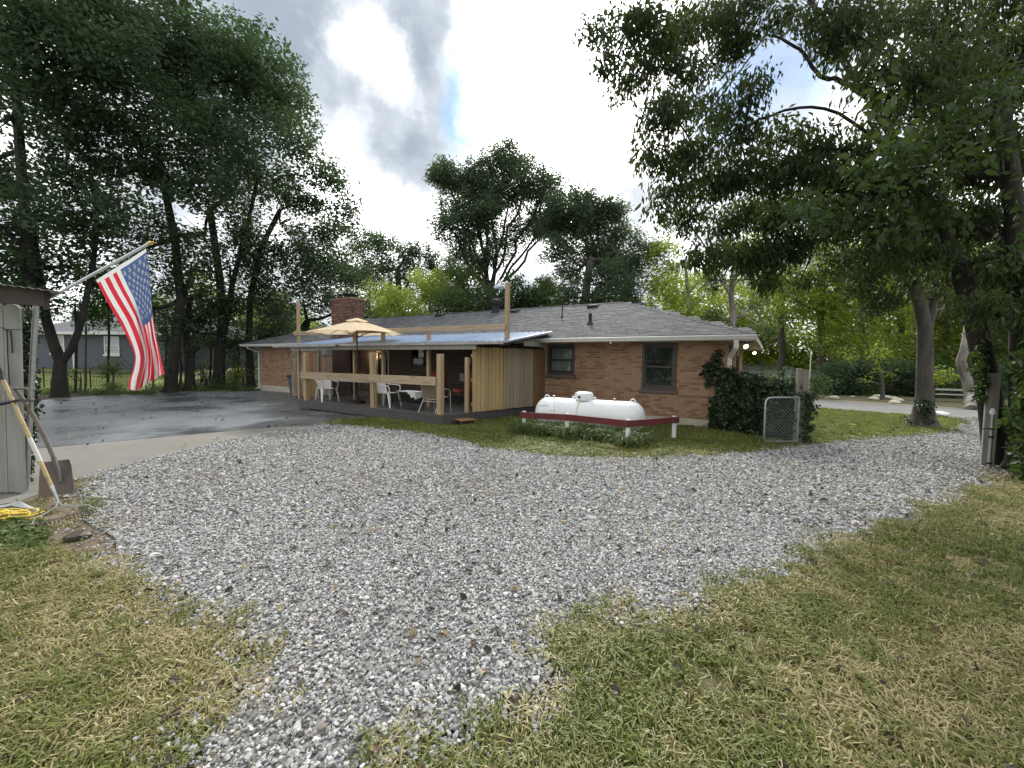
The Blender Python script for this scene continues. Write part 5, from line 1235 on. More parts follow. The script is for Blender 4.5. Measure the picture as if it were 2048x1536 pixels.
rk = empty('garden_rake', P(115, 1003), 0, 'wooden handled bow rake, toothed head on the dirt, handle on the shed', 'rake'); RO = rk.location
a0, a1 = P(116, 1001, .03), D(-8, 728, 4.85)
mb = MB(); hp_ = [a0.lerp(a1, t) - RO for t in (.10, .3, .6, .9)]; mb.tube(hp_, [.018, .021, .020, .018], 10); mb.build('shaft', 'handle_yellow', rk, smooth=True)
mb = MB(); mb.tube([a0.lerp(a1, t) - RO for t in (.28, .45)], .022, 10); mb.build('label_band', 'paper', rk, smooth=True)
mb = MB(); mb.tube([a0 - RO, a0.lerp(a1, .05) - RO, a0.lerp(a1, .105) - RO], [.013, .016, .022], 10); mb.build('ferrule', 'steel', rk, smooth=True)
mb = MB(); mb.tube([a0.lerp(a1, .88) - RO, a1 - RO], [.02, .022], 10); mb.build('grip', 'bin_lid', rk, smooth=True)
r0, r1 = P(64, 1050, .065), P(190, 1018, .065)
mb = MB(); mb.tube([r0 - RO, r1 - RO], .007, 6); mb.build('rake_head', 'shovel_steel', rk)
for k in range(16): p = r0.lerp(r1, (k + .5) / 16); mb = MB(); mb.tube([p - RO, p + Vector((.015, -.02, -.012)) - RO, p + Vector((.03, -.03, -.06)) - RO], [.006, .006, .003], 5); mb.build('tooth', 'shovel_steel', rk)
mb = MB(); mb.tube([a0 - RO, P(124, 1010, .04) - RO, P(150, 1011, .05) - RO, P(178, 1010, .06) - RO, r1 - RO], .006, 6); mb.tube([a0 - RO, P(112, 1014, .04) - RO, P(85, 1030, .05) - RO, P(68, 1038, .05) - RO, r0 - RO], .006, 6); mb.build('bow', 'steel', rk, smooth=True)
pk = empty('pickaxe_head', P(30, 1012), 0, 'grey pickaxe head lying on the dirt behind the yellow rope', 'tool'); PO = pk.location
mb = MB(); mb.tube([P(-20, 1016, .04) - PO, P(15, 1012, .07) - PO, P(32, 1008, .09) - PO, P(52, 1014, .06) - PO, P(76, 1020, .02) - PO], [.02, .03, .045, .028, .006], 8, flat=.7); mb.build('pick_head', 'steel', pk, smooth=True)
mb = MB(); pts = []
ctr = P(-8, 1037, .05)
_c = Vector((0, 0, 0)); _a = 0.0
for i in range(420):
    _a += .30 + .22 * math.sin(i * .13) + random.gauss(0, .10); _c = _c * .985 + Vector((math.cos(_a), math.sin(_a) * .7, 0)) * .019
    pts.append(ctr + Vector((_c.x * 1.2 + .08 * math.sin(i * .021), _c.y + .03 * math.cos(i * .033), .02 + .03 * abs(math.sin(i * .17)))))
pts += [P(60, 1038, .03), P(80, 1031, .02), P(86, 1040, .015), P(80, 1046, .02)]
mb.tube(pts, .0055, 6); mb.tube([P(-30, 1048, .02), P(20, 1046, .03), P(50, 1034, .03), P(92, 1022, .02)], .0055, 6); tag(mb.build('rope', 'rope_yellow', smooth=True), 'tangled yellow rope on the dirt by the shed', 'rope')
mb = MB(); mb.tube([D(-30, 812, 4.8), D(10, 806, 4.8), D(40, 800, 4.8), D(62, 802, 4.8), D(80, 800, 4.8)], [.04, .045, .03, .022, .012], 8, flat=.5); tag(mb.build('black_tool_handle', 'bin_lid', smooth=True), 'black tool end sticking out sideways behind the shovel handles', 'tool')
# odd pieces on the ground
def clod(px, py, r, m_, name, lab, cat, z=0.0):
    p = P(px, py); bm = bmesh.new(); bmesh.ops.create_icosphere(bm, subdivisions=2, radius=r)
    for v in bm.verts: v.co *= 1 + .35 * (fbm(v.co.x * 9 + px, v.co.y * 9 + v.co.z * 11, 1 / r * .25) - .5); v.co.z *= .45
    me = bpy.data.meshes.new(name); bm.to_mesh(me); bm.free(); me.materials.append(MATS[m_]); o = bpy.data.objects.new(name, me); COL.objects.link(o); o.location = p + Vector((0, 0, r * .3 + z)); tag(o, lab, cat)
clod(156, 1078, .10, 'leaf_black', 'bark_chunk', 'dark reddish chunk of bark lying at the edge of the dirt', 'bark')
clod(1582, 1448, .052, 'leaf_black', 'crumpled_leaf', 'big crumpled dark leaf lying in the near right grass', 'leaf')
clod(1592, 1152, .045, 'foundation', 'pale_stone', 'pale stone on the grass where the gravel ends', 'stone')
clod(1881, 834, .22, 'post_white', 'white_stone', 'white painted stone beside the grey tree at the drive mouth', 'stone', .03)

# ------------------------------------------------------------------ trees
DENS = .57
def _N3(x, y, z, f): return (fbm(x * f + z * f * .31, y * f + 17, 1.0) + fbm(y * f + 3, z * f * 1.3 + x * f * .2, 1.0) + fbm(z * f * 1.2 + 9, x * f + 5, 1.0)) / 3
def rseg(a, b, n, wob):
    pts = [a.copy()]
    for i in range(1, n):
        t = i / n; p = a.lerp(b, t); k = wob * (b - a).length * math.sin(math.pi * t) ** .5; p += Vector((random.gauss(0, k), random.gauss(0, k), random.gauss(0, k * .6))); pts.append(p)
    pts.append(b.copy()); return pts
def tree(name, label, cat, base, trunk, r0, blobs, key, bark='bark', density=60, group=None, sub=5, fl=.75, cs=(.65, 1.3), flare=1.5, holes=.47, limbs=(), taper=.5, limb=.62, fan=0, crownlab=None):
    """base (x,y,z); trunk = list of world points from the base up; blobs = (centre, radius) world"""
    base = Vector(base); t = empty(name, base, 0, label, cat, group); mb = MB()
    tp = [Vector(p) for p in trunk]; n = len(tp)
    ax_ = (tp[1] - tp[0]); al = ax_.length; ax_.normalize(); hs_ = [min(h_, al * .8) for h_ in (.05 * r0 / .3, .3 * r0 / .3, .8 * r0 / .3)]
    full = [tp[0] - Vector((0, 0, .25))] + [tp[0] + ax_ * h_ for h_ in hs_] + tp[1:]
    rr = [r0 * flare * 1.15, r0 * flare, r0 * (1 + (flare - 1) * .4), r0 * (1 + (flare - 1) * .1)] + [r0 * (1 - taper * (i + 1) / n) for i in range(n - 1)]
    mb.tube([p - base for p in full], rr, 12)
    P_, R_ = [], []
    # limbs: chain every blob to the trunk through the nearest earlier blob
    nodes = [(tp[i], rr[3 + i]) for i in range(1, n)]
    for pl_, ra_, rb_ in limbs:
        pl_ = [Vector(p) for p in pl_]; m_ = len(pl_); mb.tube([p - base for p in pl_], [ra_ + (rb_ - ra_) * i / (m_ - 1) for i in range(m_)], 9); nodes += [(pl_[i], ra_ + (rb_ - ra_) * i / (m_ - 1)) for i in range(1, m_)]
    bl_ = sorted(blobs, key=lambda b: (Vector(b[0]) - tp[-1]).length)
    for c, r in bl_:
        c = Vector(c); best = min(nodes, key=lambda q: (q[0] - c).length + (.6 * max(0, q[0].z - c.z)) + (c - q[0]).length * 0)
        if fan and random.random() < fan: best = nodes[min(1, len(nodes) - 1)] if (c - tp[-1]).length > 0 and len(tp) > 2 else nodes[0]
        a = best[0]; L_ = (c - a).length; ra = best[1] * (limb if not fan else .42); rb = max(.012, ra * .5)
        pts = rseg(a, c, max(2, int(L_ / 1.2) + 1), .045 if L_ < 4 else .02); m_ = len(pts)
        mb.tube([p - base for p in pts], [ra + (rb - ra) * i / (m_ - 1) for i in range(m_)], 7)
        nodes.append((c, max(rb, .02)))
        if L_ > 1.5: nodes.append((pts[m_ // 2], (ra + rb) / 2))
        for k in range(sub):
            d = Vector(rng.normal(size=3)); d.normalize(); e = c + d * r * .9; e.z = c.z + d.z * r * fl; mb.tube([p - base for p in rseg(c.lerp(a, .15 * random.random()), e, 3, .07)], [rb * .7, rb * .5, rb * .35, .006], 5, cap=False)
    mb.build('trunk', bark, t, smooth=True)
    for c, r in blobs:
        k = int(DENS * density * (r / 2.0) ** 2 if key[0] == 'f' else density * (r / .6) ** 2)
        k = int(k * 1.55); d = rng.normal(size=(k, 3)); d /= np.linalg.norm(d, axis=1)[:, None]; q = d * (rng.random(k) ** .42)[:, None] * r
        q[:, 2] *= fl; q += np.array(c)
        # leave gaps between the sprays
        h = (_N3(q[:, 0], q[:, 1], q[:, 2], (1.35 if key[0] == 'f' else 3.4))); q = q[h > holes]
        P_.append(q)
    P_ = np.concatenate(P_) - np.array(base); m = len(P_)
    o = scatter('crown', key, P_, np.stack([rng.normal(0, .3, m), rng.normal(0, .3, m), rng.random(m) * 6.28], 1), rng.uniform(cs[0], cs[1], m), parent=t)
    return t
def px_tree(name, label, cat, bpx, d, trunk_px, r0, blobs_px, key, zb=None, limbs_px=(), **kw):
    """trunk and crown read from the photograph at distance d; each crown part gets its own distance"""
    b = D(bpx[0], bpx[1], d); b.z = float(zg(b.x, b.y)) if zb is None else zb
    tr = [b] + [D(x, y, d) if True else None for x, y in trunk_px]
    bb = []
    for q in blobs_px:
        dd = d + (q[3] if len(q) > 3 else random.uniform(-1.0, 1.0) * q[2] * .8); bb.append((D(q[0], q[1], dd), q[2]))
    return tree(name, label, cat, b, tr, r0, bb, key, limbs=[([D(x, y, d + z) for x, y, z in pl], ra_, rb_) for pl, ra_, rb_ in limbs_px], **kw)

GL = 'tall dark trees along the left edge of the asphalt'
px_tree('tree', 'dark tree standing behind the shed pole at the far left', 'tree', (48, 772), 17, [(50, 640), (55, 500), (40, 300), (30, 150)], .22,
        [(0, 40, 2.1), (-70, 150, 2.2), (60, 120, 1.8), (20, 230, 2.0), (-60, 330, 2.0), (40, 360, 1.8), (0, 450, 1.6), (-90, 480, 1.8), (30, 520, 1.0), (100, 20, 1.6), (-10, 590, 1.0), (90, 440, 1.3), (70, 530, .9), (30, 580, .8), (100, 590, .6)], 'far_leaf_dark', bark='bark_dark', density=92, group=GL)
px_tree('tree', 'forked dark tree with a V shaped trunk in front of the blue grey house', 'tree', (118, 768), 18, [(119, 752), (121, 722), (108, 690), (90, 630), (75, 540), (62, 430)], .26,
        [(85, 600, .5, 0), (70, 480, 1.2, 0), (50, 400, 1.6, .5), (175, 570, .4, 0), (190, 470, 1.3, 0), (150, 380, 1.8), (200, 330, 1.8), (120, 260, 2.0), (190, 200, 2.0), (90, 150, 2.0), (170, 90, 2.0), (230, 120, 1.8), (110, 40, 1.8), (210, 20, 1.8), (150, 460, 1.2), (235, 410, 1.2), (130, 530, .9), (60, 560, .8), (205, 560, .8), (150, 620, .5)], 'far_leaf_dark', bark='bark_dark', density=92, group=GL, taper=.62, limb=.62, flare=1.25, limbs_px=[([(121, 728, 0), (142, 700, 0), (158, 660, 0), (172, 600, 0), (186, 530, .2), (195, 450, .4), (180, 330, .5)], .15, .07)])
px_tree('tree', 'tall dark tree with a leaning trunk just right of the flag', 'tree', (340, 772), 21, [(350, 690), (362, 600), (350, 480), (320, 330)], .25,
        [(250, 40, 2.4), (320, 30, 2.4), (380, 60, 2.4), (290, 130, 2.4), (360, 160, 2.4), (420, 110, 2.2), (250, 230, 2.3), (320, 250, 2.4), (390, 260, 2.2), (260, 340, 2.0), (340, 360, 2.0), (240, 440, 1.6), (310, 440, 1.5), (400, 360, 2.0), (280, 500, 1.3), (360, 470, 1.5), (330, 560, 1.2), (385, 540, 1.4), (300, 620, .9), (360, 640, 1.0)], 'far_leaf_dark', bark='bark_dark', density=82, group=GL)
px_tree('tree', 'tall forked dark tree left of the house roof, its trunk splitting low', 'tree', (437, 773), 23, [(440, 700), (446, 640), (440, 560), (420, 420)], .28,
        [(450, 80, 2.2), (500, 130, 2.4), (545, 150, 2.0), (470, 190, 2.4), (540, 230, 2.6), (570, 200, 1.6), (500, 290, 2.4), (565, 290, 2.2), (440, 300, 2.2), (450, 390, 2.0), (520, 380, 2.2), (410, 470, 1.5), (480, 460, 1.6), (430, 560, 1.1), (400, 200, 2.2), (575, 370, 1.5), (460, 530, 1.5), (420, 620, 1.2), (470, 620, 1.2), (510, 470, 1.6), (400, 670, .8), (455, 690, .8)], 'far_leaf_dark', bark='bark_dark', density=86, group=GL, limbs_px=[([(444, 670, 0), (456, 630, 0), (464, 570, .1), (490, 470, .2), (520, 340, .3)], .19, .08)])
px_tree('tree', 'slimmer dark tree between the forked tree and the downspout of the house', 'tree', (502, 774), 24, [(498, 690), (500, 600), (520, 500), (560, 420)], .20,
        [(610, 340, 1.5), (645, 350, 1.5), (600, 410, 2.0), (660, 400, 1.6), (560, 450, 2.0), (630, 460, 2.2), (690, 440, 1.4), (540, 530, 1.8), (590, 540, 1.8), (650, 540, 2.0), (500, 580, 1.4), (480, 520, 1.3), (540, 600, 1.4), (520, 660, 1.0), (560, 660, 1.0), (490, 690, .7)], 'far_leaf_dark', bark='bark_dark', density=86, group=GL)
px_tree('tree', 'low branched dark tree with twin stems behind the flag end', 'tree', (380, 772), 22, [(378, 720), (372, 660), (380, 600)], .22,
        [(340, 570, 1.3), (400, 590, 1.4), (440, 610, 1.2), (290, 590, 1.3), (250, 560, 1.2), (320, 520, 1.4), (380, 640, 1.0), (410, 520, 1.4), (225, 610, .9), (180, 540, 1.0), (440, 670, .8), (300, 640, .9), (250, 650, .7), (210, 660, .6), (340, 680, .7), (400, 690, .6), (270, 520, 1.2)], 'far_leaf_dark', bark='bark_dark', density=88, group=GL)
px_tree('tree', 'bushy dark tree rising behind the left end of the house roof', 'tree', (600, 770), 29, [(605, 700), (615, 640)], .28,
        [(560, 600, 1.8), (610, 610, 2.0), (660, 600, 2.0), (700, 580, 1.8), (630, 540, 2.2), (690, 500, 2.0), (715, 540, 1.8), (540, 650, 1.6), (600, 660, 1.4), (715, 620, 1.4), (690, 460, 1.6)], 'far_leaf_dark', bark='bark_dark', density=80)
for i, (x, y, rr_, k) in enumerate(((470, 700, .9, 'far_leaf_mid'), (405, 730, .6, 'far_leaf_mid'), (485, 745, .7, 'far_leaf_lime'), (170, 640, 1.0, 'far_leaf_mid'), (225, 735, .55, 'far_leaf_mid'), (160, 745, .5, 'far_leaf_mid'), (305, 740, .6, 'far_leaf_dark'))):
    px_tree('shrub', ['leafy shrub beside the downspout at the left end of the house', 'low shrub at the foot of the forked tree', 'light green shrub between the slim tree and the house', 'hanging leafy shrub in front of the blue grey wall',
        'low bush under the window of the blue grey house', 'low bush right of the V shaped tree', 'dark low bush behind the flag tip'][i], 'shrub', (x, 770), 24 if x > 380 else 20, [(x + 2, y + 12)], .05, [(x, y, rr_, 0), (x + 14, y - 10, rr_ * .7, .3), (x - 16, y + 6, rr_ * .7, -.3)], k, density=95, cs=(.5, .8))
for i, (x, y) in enumerate(((400, 590), (255, 600), (560, 640), (480, 640), (320, 650))):
    px_tree('distant_tree', 'pale sunlit tree seen through the gaps, ' + ['above the forked trunk', 'left of the flag stripes', 'over the left end of the roof', 'between the trunks by the downspout', 'just right of the flag'][i], 'tree', (x, 765), 46, [(x, y + 40)], .25, [(x, y, 2.6), (x - 40, y + 20, 2.2), (x + 42, y + 24, 2.2), (x, y - 38, 1.6), (x + 10, y + 55, 2.0)], 'far_leaf_lime', density=55)  # sunlit tone is put into the lime leaf colour

for i, (x, y, rr_, d_) in enumerate(((60, 610, .9, 18.5), (150, 600, .8, 20), (215, 570, 1.0, 21), (270, 610, .9, 22), (330, 620, .9, 22.5), (385, 650, .9, 23), (420, 600, 1.1, 24), (475, 650, 1.0, 25), (525, 640, 1.1, 26), (555, 620, 1.0, 27), (360, 700, .6, 22.5), (470, 725, .6, 24.5), (410, 745, .4, 23), (520, 715, .6, 26))):
    px_tree('sapling', 'thin dark understorey sapling among the left trees, ' + ['behind the shed roof edge', 'between the limbs of the V shaped tree', 'just left of the flag canton', 'hidden behind the flag', 'at the lower right edge of the flag', 'left of the forked trunk low down', 'left of the forked trunk higher up', 'right of the forked trunk', 'above the left eave of the house', 'behind the left light post',
        'low behind the flag tip', 'low right of the forked trunk', 'at the foot of the forked trunk', 'beside the house downspout'][i], 'tree', (x, 772), d_, [(x + 3, (y + 772) / 2), (x, y + 8)], .06, [(x, y, rr_, 0), (x - 26, y + 16, rr_ * .7, .4), (x + 28, y + 10, rr_ * .7, -.4), (x + 4, y + 36, rr_ * .6, 0)], 'far_leaf_dark', bark='bark_dark', density=105, cs=(.5, .9), group='saplings under the left trees')
# behind the house
px_tree('fan_tree', 'tallest tree behind the house, many stems fanning into a broad crown', 'tree', (978, 700), 36, [(978, 640), (978, 600), (982, 570)], .45,
        [(905, 370, 1.5), (890, 345, 1.2), (915, 410, 1.9), (900, 455, 1.6), (925, 490, 1.6), (945, 370, 1.5), (950, 430, 2.0), (990, 330, 1.5), (1012, 312, 1.3), (1035, 330, 1.3), (985, 380, 1.8), (1020, 390, 1.6), (1065, 350, 1.6), (1095, 370, 1.4), (1060, 410, 1.9), (1100, 410, 1.5), (1080, 455, 1.6), (1030, 460, 1.4), (940, 530, 1.3), (870, 350, .8), (960, 350, 1.5), (975, 430, 1.6), (1000, 500, 1.4), (960, 520, 1.4), (1110, 440, 1.3)], 'far_leaf_cool', bark='bark_dark', density=215, fl=1.0, sub=7, fan=.6, holes=.44)
px_tree('round_tree', 'broad green tree right of the fan shaped tree behind the house', 'tree', (1170, 700), 33, [(1170, 600), (1180, 520)], .4,
        [(1130, 410, 1.5), (1160, 395, 1.5), (1150, 450, 2.0), (1200, 440, 1.8), (1225, 415, 1.2), (1190, 500, 2.2), (1245, 480, 1.8), (1262, 520, 1.8), (1120, 500, 1.6), (1150, 550, 1.8), (1220, 560, 2.0), (1280, 570, 1.5), (1262, 605, 1.4), (1120, 570, 1.4), (1300, 500, 1.2), (1290, 620, 1.0), (1110, 450, 1.5), (1170, 420, 1.5), (1230, 520, 1.8)], 'far_leaf_cool', density=215, sub=7)
px_tree('round_tree', 'dim rounded tree between the chimney and the fan shaped tree', 'tree', (800, 700), 44, [(800, 600), (795, 540)], .4,
        [(735, 490, 2.0), (770, 485, 1.8), (810, 510, 2.0), (850, 515, 1.9), (890, 530, 1.8), (760, 540, 2.2), (820, 560, 2.2), (720, 560, 2.0), (870, 570, 2.0), (905, 560, 1.6), (770, 590, 2.0)], 'far_leaf_cool', density=185)
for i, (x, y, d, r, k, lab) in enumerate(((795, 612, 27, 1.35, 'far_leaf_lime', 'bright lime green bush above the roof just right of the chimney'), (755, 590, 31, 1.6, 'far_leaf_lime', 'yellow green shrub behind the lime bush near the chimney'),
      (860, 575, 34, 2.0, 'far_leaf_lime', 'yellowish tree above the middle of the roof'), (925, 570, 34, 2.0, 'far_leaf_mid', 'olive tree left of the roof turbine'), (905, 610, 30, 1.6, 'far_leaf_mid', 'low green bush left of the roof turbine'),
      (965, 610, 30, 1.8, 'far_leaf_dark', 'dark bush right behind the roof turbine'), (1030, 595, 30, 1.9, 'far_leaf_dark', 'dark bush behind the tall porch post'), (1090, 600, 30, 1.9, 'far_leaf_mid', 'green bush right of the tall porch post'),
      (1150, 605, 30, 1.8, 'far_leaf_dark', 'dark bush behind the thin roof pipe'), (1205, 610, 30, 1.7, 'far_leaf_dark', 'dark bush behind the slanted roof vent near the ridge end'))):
    px_tree('bush', lab, 'bush', (x, 740), d, [(x, y + 40)], .12, [(x, y, r, 0), (x - 28, y + 12, r * .8, .5), (x + 28, y + 10, r * .8, -.5), (x + 6, y + 40, r * .9, 0), (x - 6, y - 22, r * .55, 0)], k, density=85)
# right of the roof
px_tree('pale_tree', 'thin pale barked tree seen over the right end of the roof', 'tree', (1380, 760), 30, [(1378, 650), (1376, 590), (1370, 520)], .16,
        [(1330, 500, 1.4), (1345, 540, 1.3), (1330, 590, 1.2), (1400, 560, 1.4), (1350, 620, 1.1), (1420, 620, 1.3), (1310, 560, 1.0), (1400, 640, 1.0)], 'far_leaf_lime', bark='bark_pale', density=85, holes=.5)
px_tree('pale_tree', 'thicker pale trunked tree right of the roof corner', 'tree', (1466, 765), 29, [(1466, 640), (1462, 590), (1470, 520)], .25,
        [(1440, 560, 1.3), (1500, 540, 1.5), (1430, 640, 1.1), (1505, 610, 1.4), (1480, 500, 1.4), (1520, 650, 1.3), (1440, 680, .9)], 'far_leaf_mid', bark='bark_pale', density=85, holes=.5)
RG = 'yellow green trees across the road'
for i, (x, d, key, lab) in enumerate(((1560, 33, 'far_leaf_lime', 'green tree above the roof of the pale house'), (1640, 30, 'far_leaf_lime', 'green tree right of the pale house'), (1720, 29, 'far_leaf_lime', 'bright yellow green tree left of the grey trunked tree'),
      (1800, 31, 'far_leaf_lime', 'yellow green tree directly behind the grey trunked tree'), (1890, 28, 'far_leaf_lime', 'bright tree behind the pale crooked trunk'), (1970, 27, 'far_leaf_lime', 'green tree behind the leaning dark trunk'), (2060, 24, 'far_leaf_mid', 'green tree at the right margin behind the vines'))):
    bl2 = []
    for r_ in range(5):
        for c_ in range(2): bl2.append((x - 26 + 52 * c_ + random.uniform(-14, 14), 500 + r_ * 50 + random.uniform(-14, 14), random.uniform(1.6, 2.2)))
    if i > 1: bl2 += [(x + random.uniform(-20, 20), 730, 1.2)]
    else: bl2 = [q for q in bl2 if q[1] < 650]
    px_tree('roadside_tree', lab, 'tree', (x, 775), d, [(x + 5, 700), (x, 620), (x + 8, 540)], .25, bl2, key, bark='bark', density=72, group=RG, zb=-.6)
for i, (x, w2, y, d, key, lab) in enumerate(((1700, 3, 775, 23, 'far_leaf_dark', 'dark hedge beyond the road left of the grey trunk'), (1800, 3, 778, 22.5, 'far_leaf_dark', 'dark hedge beyond the road behind the grey trunk'), (1930, 4, 782, 21.5, 'far_leaf_dark', 'dark hedge beyond the road behind the pale crooked trunk'))):
    q = [(x + (k - w2 / 2) * 30, y + random.uniform(-12, 10), random.uniform(.8, 1.1), random.uniform(-.3, .8)) for k in range(w2 + 2)] + [(x + (k - w2 / 2) * 30, y - 32 + random.uniform(-8, 6), .8, .5) for k in range(w2 + 1)]
    px_tree('hedge', lab, 'hedge', (x, 800), d, [(x, 790)], .05, q, key, density=120)
px_tree('round_bush', 'round light green bush behind the ivy fence beside the pale house', 'bush', (1545, 800), 17, [(1545, 775)], .05, [(1530, 762, .55, 0), (1555, 756, .6, 0), (1578, 768, .5, 0), (1540, 785, .6, 0), (1570, 790, .55, 0)], 'far_leaf_mid', density=150, cs=(.45, .7))
px_tree('round_bush', 'round light green bush right of the left timber gate post', 'bush', (1632, 795), 20, [(1632, 775)], .05, [(1625, 762, .55, 0), (1642, 770, .55, 0), (1620, 780, .5, 0), (1636, 785, .5, 0)], 'far_leaf_mid', density=150, cs=(.45, .7))
px_tree('small_tree', 'small tree with autumn tinted leaves across the road above the rocks', 'tree', (1765, 800), 20, [(1765, 770), (1762, 745)], .09, [(1735, 728, .6, 0), (1780, 745, .5, .5), (1752, 700, .6, 0), (1800, 712, .5, .4), (1722, 760, .35, 0), (1700, 715, .4, 0)], 'far_leaf_lime', density=90, cs=(.5, .8))
px_tree('small_tree', 'low bright green bough hanging left of the pale crooked trunk', 'tree', (1868, 806), 17.5, [(1868, 775), (1872, 760)], .04, [(1875, 752, .42, 0), (1900, 758, .4, 0), (1860, 758, .35, 0), (1890, 748, .35, 0)], 'far_leaf_lime', density=170, cs=(.4, .6))
# pale crooked trunk by the road
t = empty('crooked_tree', P(1942, 815), 0, 'pale crooked bare trunk standing on the far verge of the road', 'tree')
dd = P(1942, 815).y; mb = MB(); mb.tube([P(1943, 820) - t.location] + [D(x, y, dd) - t.location for x, y in ((1940, 790), (1936, 765), (1926, 740), (1922, 720), (1929, 700), (1935, 660), (1940, 600))], [.22, .19, .175, .16, .15, .14, .12, .1], 12); mb.build('trunk', 'bark_pale', t, smooth=True)
# the grey trunked tree at the drive mouth
px_tree('grey_tree', 'grey smooth barked tree with a flared foot on the front lawn beside the gravel drive', 'tree', (1846, 852), 11.4, [(1848, 800), (1850, 720), (1850, 660), (1843, 620), (1830, 575), (1818, 520), (1806, 450)], .205,
        [(1822, 560, .35, 0), (1872, 580, .35, 0), (1800, 500, .7), (1880, 510, .7), (1840, 470, .8), (1760, 520, .7), (1730, 560, .6), (1790, 440, .8), (1900, 450, .8), (1930, 540, .7), (1850, 400, .9), (1780, 590, .5), (1700, 500, .6), (1910, 610, .5), (1750, 620, .4)], 'near', density=30, cs=(.9, 1.3), fl=.7, flare=1.9, sub=7, taper=.5, limb=.6, limbs_px=[([(1851, 668, 0), (1860, 630, 0), (1869, 590, 0), (1876, 530, .1), (1880, 450, .2)], .135, .06)])
q = [D(1846 + random.gauss(0, 12), random.uniform(800, 855), 11.15) for _ in range(15)]
m = len(q); o = scatter('trunk_ivy', 'ivy', [tuple(p) for p in q], rng.normal(0, .5, (m, 3)), rng.uniform(.5, .9, m), kind='stuff'); tag(o, 'ivy sprigs at the foot of the grey barked tree', 'ivy')

# the big tree leaning over the drive
NB = [(1200, 60, .42), (1225, 120, .40), (1260, 60, .45), (1250, 165, .35), (1310, 50, .5), (1300, 130, .5), (1290, 215, .40), (1370, 60, .5), (1360, 150, .5), (1345, 230, .5), (1275, 265, .30), (1430, 40, .5), (1430, 130, .5), (1420, 220, .5), (1310, 310, .38),
      (1390, 300, .5), (1470, 90, .4), (1500, 190, .5), (1480, 280, .55), (1350, 370, .42), (1420, 370, .5), (1370, 440, .36), (1500, 350, .5), (1560, 280, .5), (1450, 440, .5), (1320, 420, .22), (1530, 420, .55), (1420, 510, .42), (1590, 350, .6), (1490, 510, .5),
      (1580, 430, .5), (1650, 300, .6), (1640, 400, .6), (1560, 500, .5), (1420, 560, .26), (1530, 560, .34), (1630, 480, .5), (1700, 350, .6), (1600, 560, .3), (1690, 450, .5), (1490, 20, .5), (1560, 30, .4)]
b = P(1995, 930); dN = b.y
tr = [(1980, 800), (1966, 720), (1948, 630), (1925, 560), (1890, 480), (1850, 400), (1795, 300)]
t = px_tree('leaning_tree', 'big dark leaning tree overhanging the drive, drooping narrow leaves against the sky', 'tree', (1997, 932), dN, tr, .17,
        [(x, y, r * 1.0, random.uniform(-.3, 1.6)) for x, y, r in NB], 'near', bark='bark_dark', density=42, fl=.6, cs=(.8, 1.2), sub=6, flare=1.3, holes=.46)
def smooth(pl, n=5):
    pl = [Vector(p) for p in pl]; out = []
    for i in range(len(pl) - 1):
        p0_, p1_, p2_, p3_ = pl[max(i - 1, 0)], pl[i], pl[i + 1], pl[min(i + 2, len(pl) - 1)]
        for k in range(n):
            f = k / n; out.append(.5 * ((2 * p1_) + (p2_ - p0_) * f + (2 * p0_ - 5 * p1_ + 4 * p2_ - p3_) * f * f + (3 * p1_ - p0_ - 3 * p2_ + p3_) * f ** 3) + Vector((random.gauss(0, .008), 0, random.gauss(0, .012))))
    return out + [pl[-1]]
def limb_(mb, pl, ra, rb): q = smooth(pl); mb.tube(q, [ra + (rb - ra) * i / (len(q) - 1) for i in range(len(q))], 9)
mb = MB(); bo = t.location                                             # the two long bare limbs seen against the sky
limb_(mb, [D(x, y, dN + z) - bo for x, y, z in ((1795, 300, 0), (1740, 190, .1), (1700, 140, .2), (1660, 70, .3), (1610, -20, .4))], .07, .035)
limb_(mb, [D(x, y, dN + z) - bo for x, y, z in ((1740, 200, .1), (1690, 165, 0), (1640, 150, 0), (1600, 100, .1), (1545, 70, .2))], .045, .018)
limb_(mb, [D(x, y, dN + z) - bo for x, y, z in ((1890, 480, 0), (1760, 330, -.2), (1650, 300, -.2), (1500, 360, -.1), (1400, 430, 0))], .036, .01)
limb_(mb, [D(x, y, dN + z) - bo for x, y, z in ((1780, 300, 0), (1650, 215, -.1), (1520, 240, -.1), (1420, 290, 0), (1330, 330, 0))], .028, .008)
mb.build('limb', 'bark_dark', t, smooth=True)
# second near tree, at the right margin
NB2 = [(1640, 40, .5), (1700, 60, .5), (1760, 40, .5), (1830, 40, .6), (1900, 60, .6), (1980, 40, .6), (2050, 80, .6), (1760, 140, .45), (1830, 140, .6), (1900, 160, .6), (1980, 150, .6), (2060, 190, .6), (1830, 230, .55), (1900, 260, .6), (1980, 250, .6), (1780, 240, .4),
       (2050, 300, .5), (1760, 390, .6), (1830, 340, .6), (1900, 350, .6), (1980, 350, .5), (1840, 430, .6), (1920, 440, .6), (2000, 440, .5), (1760, 470, .5), (2060, 420, .5), (1690, 530, .4), (1830, 510, .45), (1920, 530, .5), (2000, 540, .5), (2060, 540, .5), (1980, 620, .4), (2050, 640, .5)]
px_tree('margin_tree', 'very dark vine hung tree at the right margin of the drive', 'tree', (2046, 930), 6.6, [(2046, 800), (2044, 650), (2036, 500), (2020, 350), (2000, 200)], .17,
        [(x, y, r, random.uniform(-.9, 1.2)) for x, y, r in NB2], 'near', bark='bark_dark', density=40, fl=.65, sub=6, holes=.46)
q = []
for x, y, r in NB2[6:]:
    for k in range(1):
        q.append(tuple(D(x + random.gauss(0, 30), y + random.gauss(0, 30), 5.6 + random.uniform(-.6, .8))))
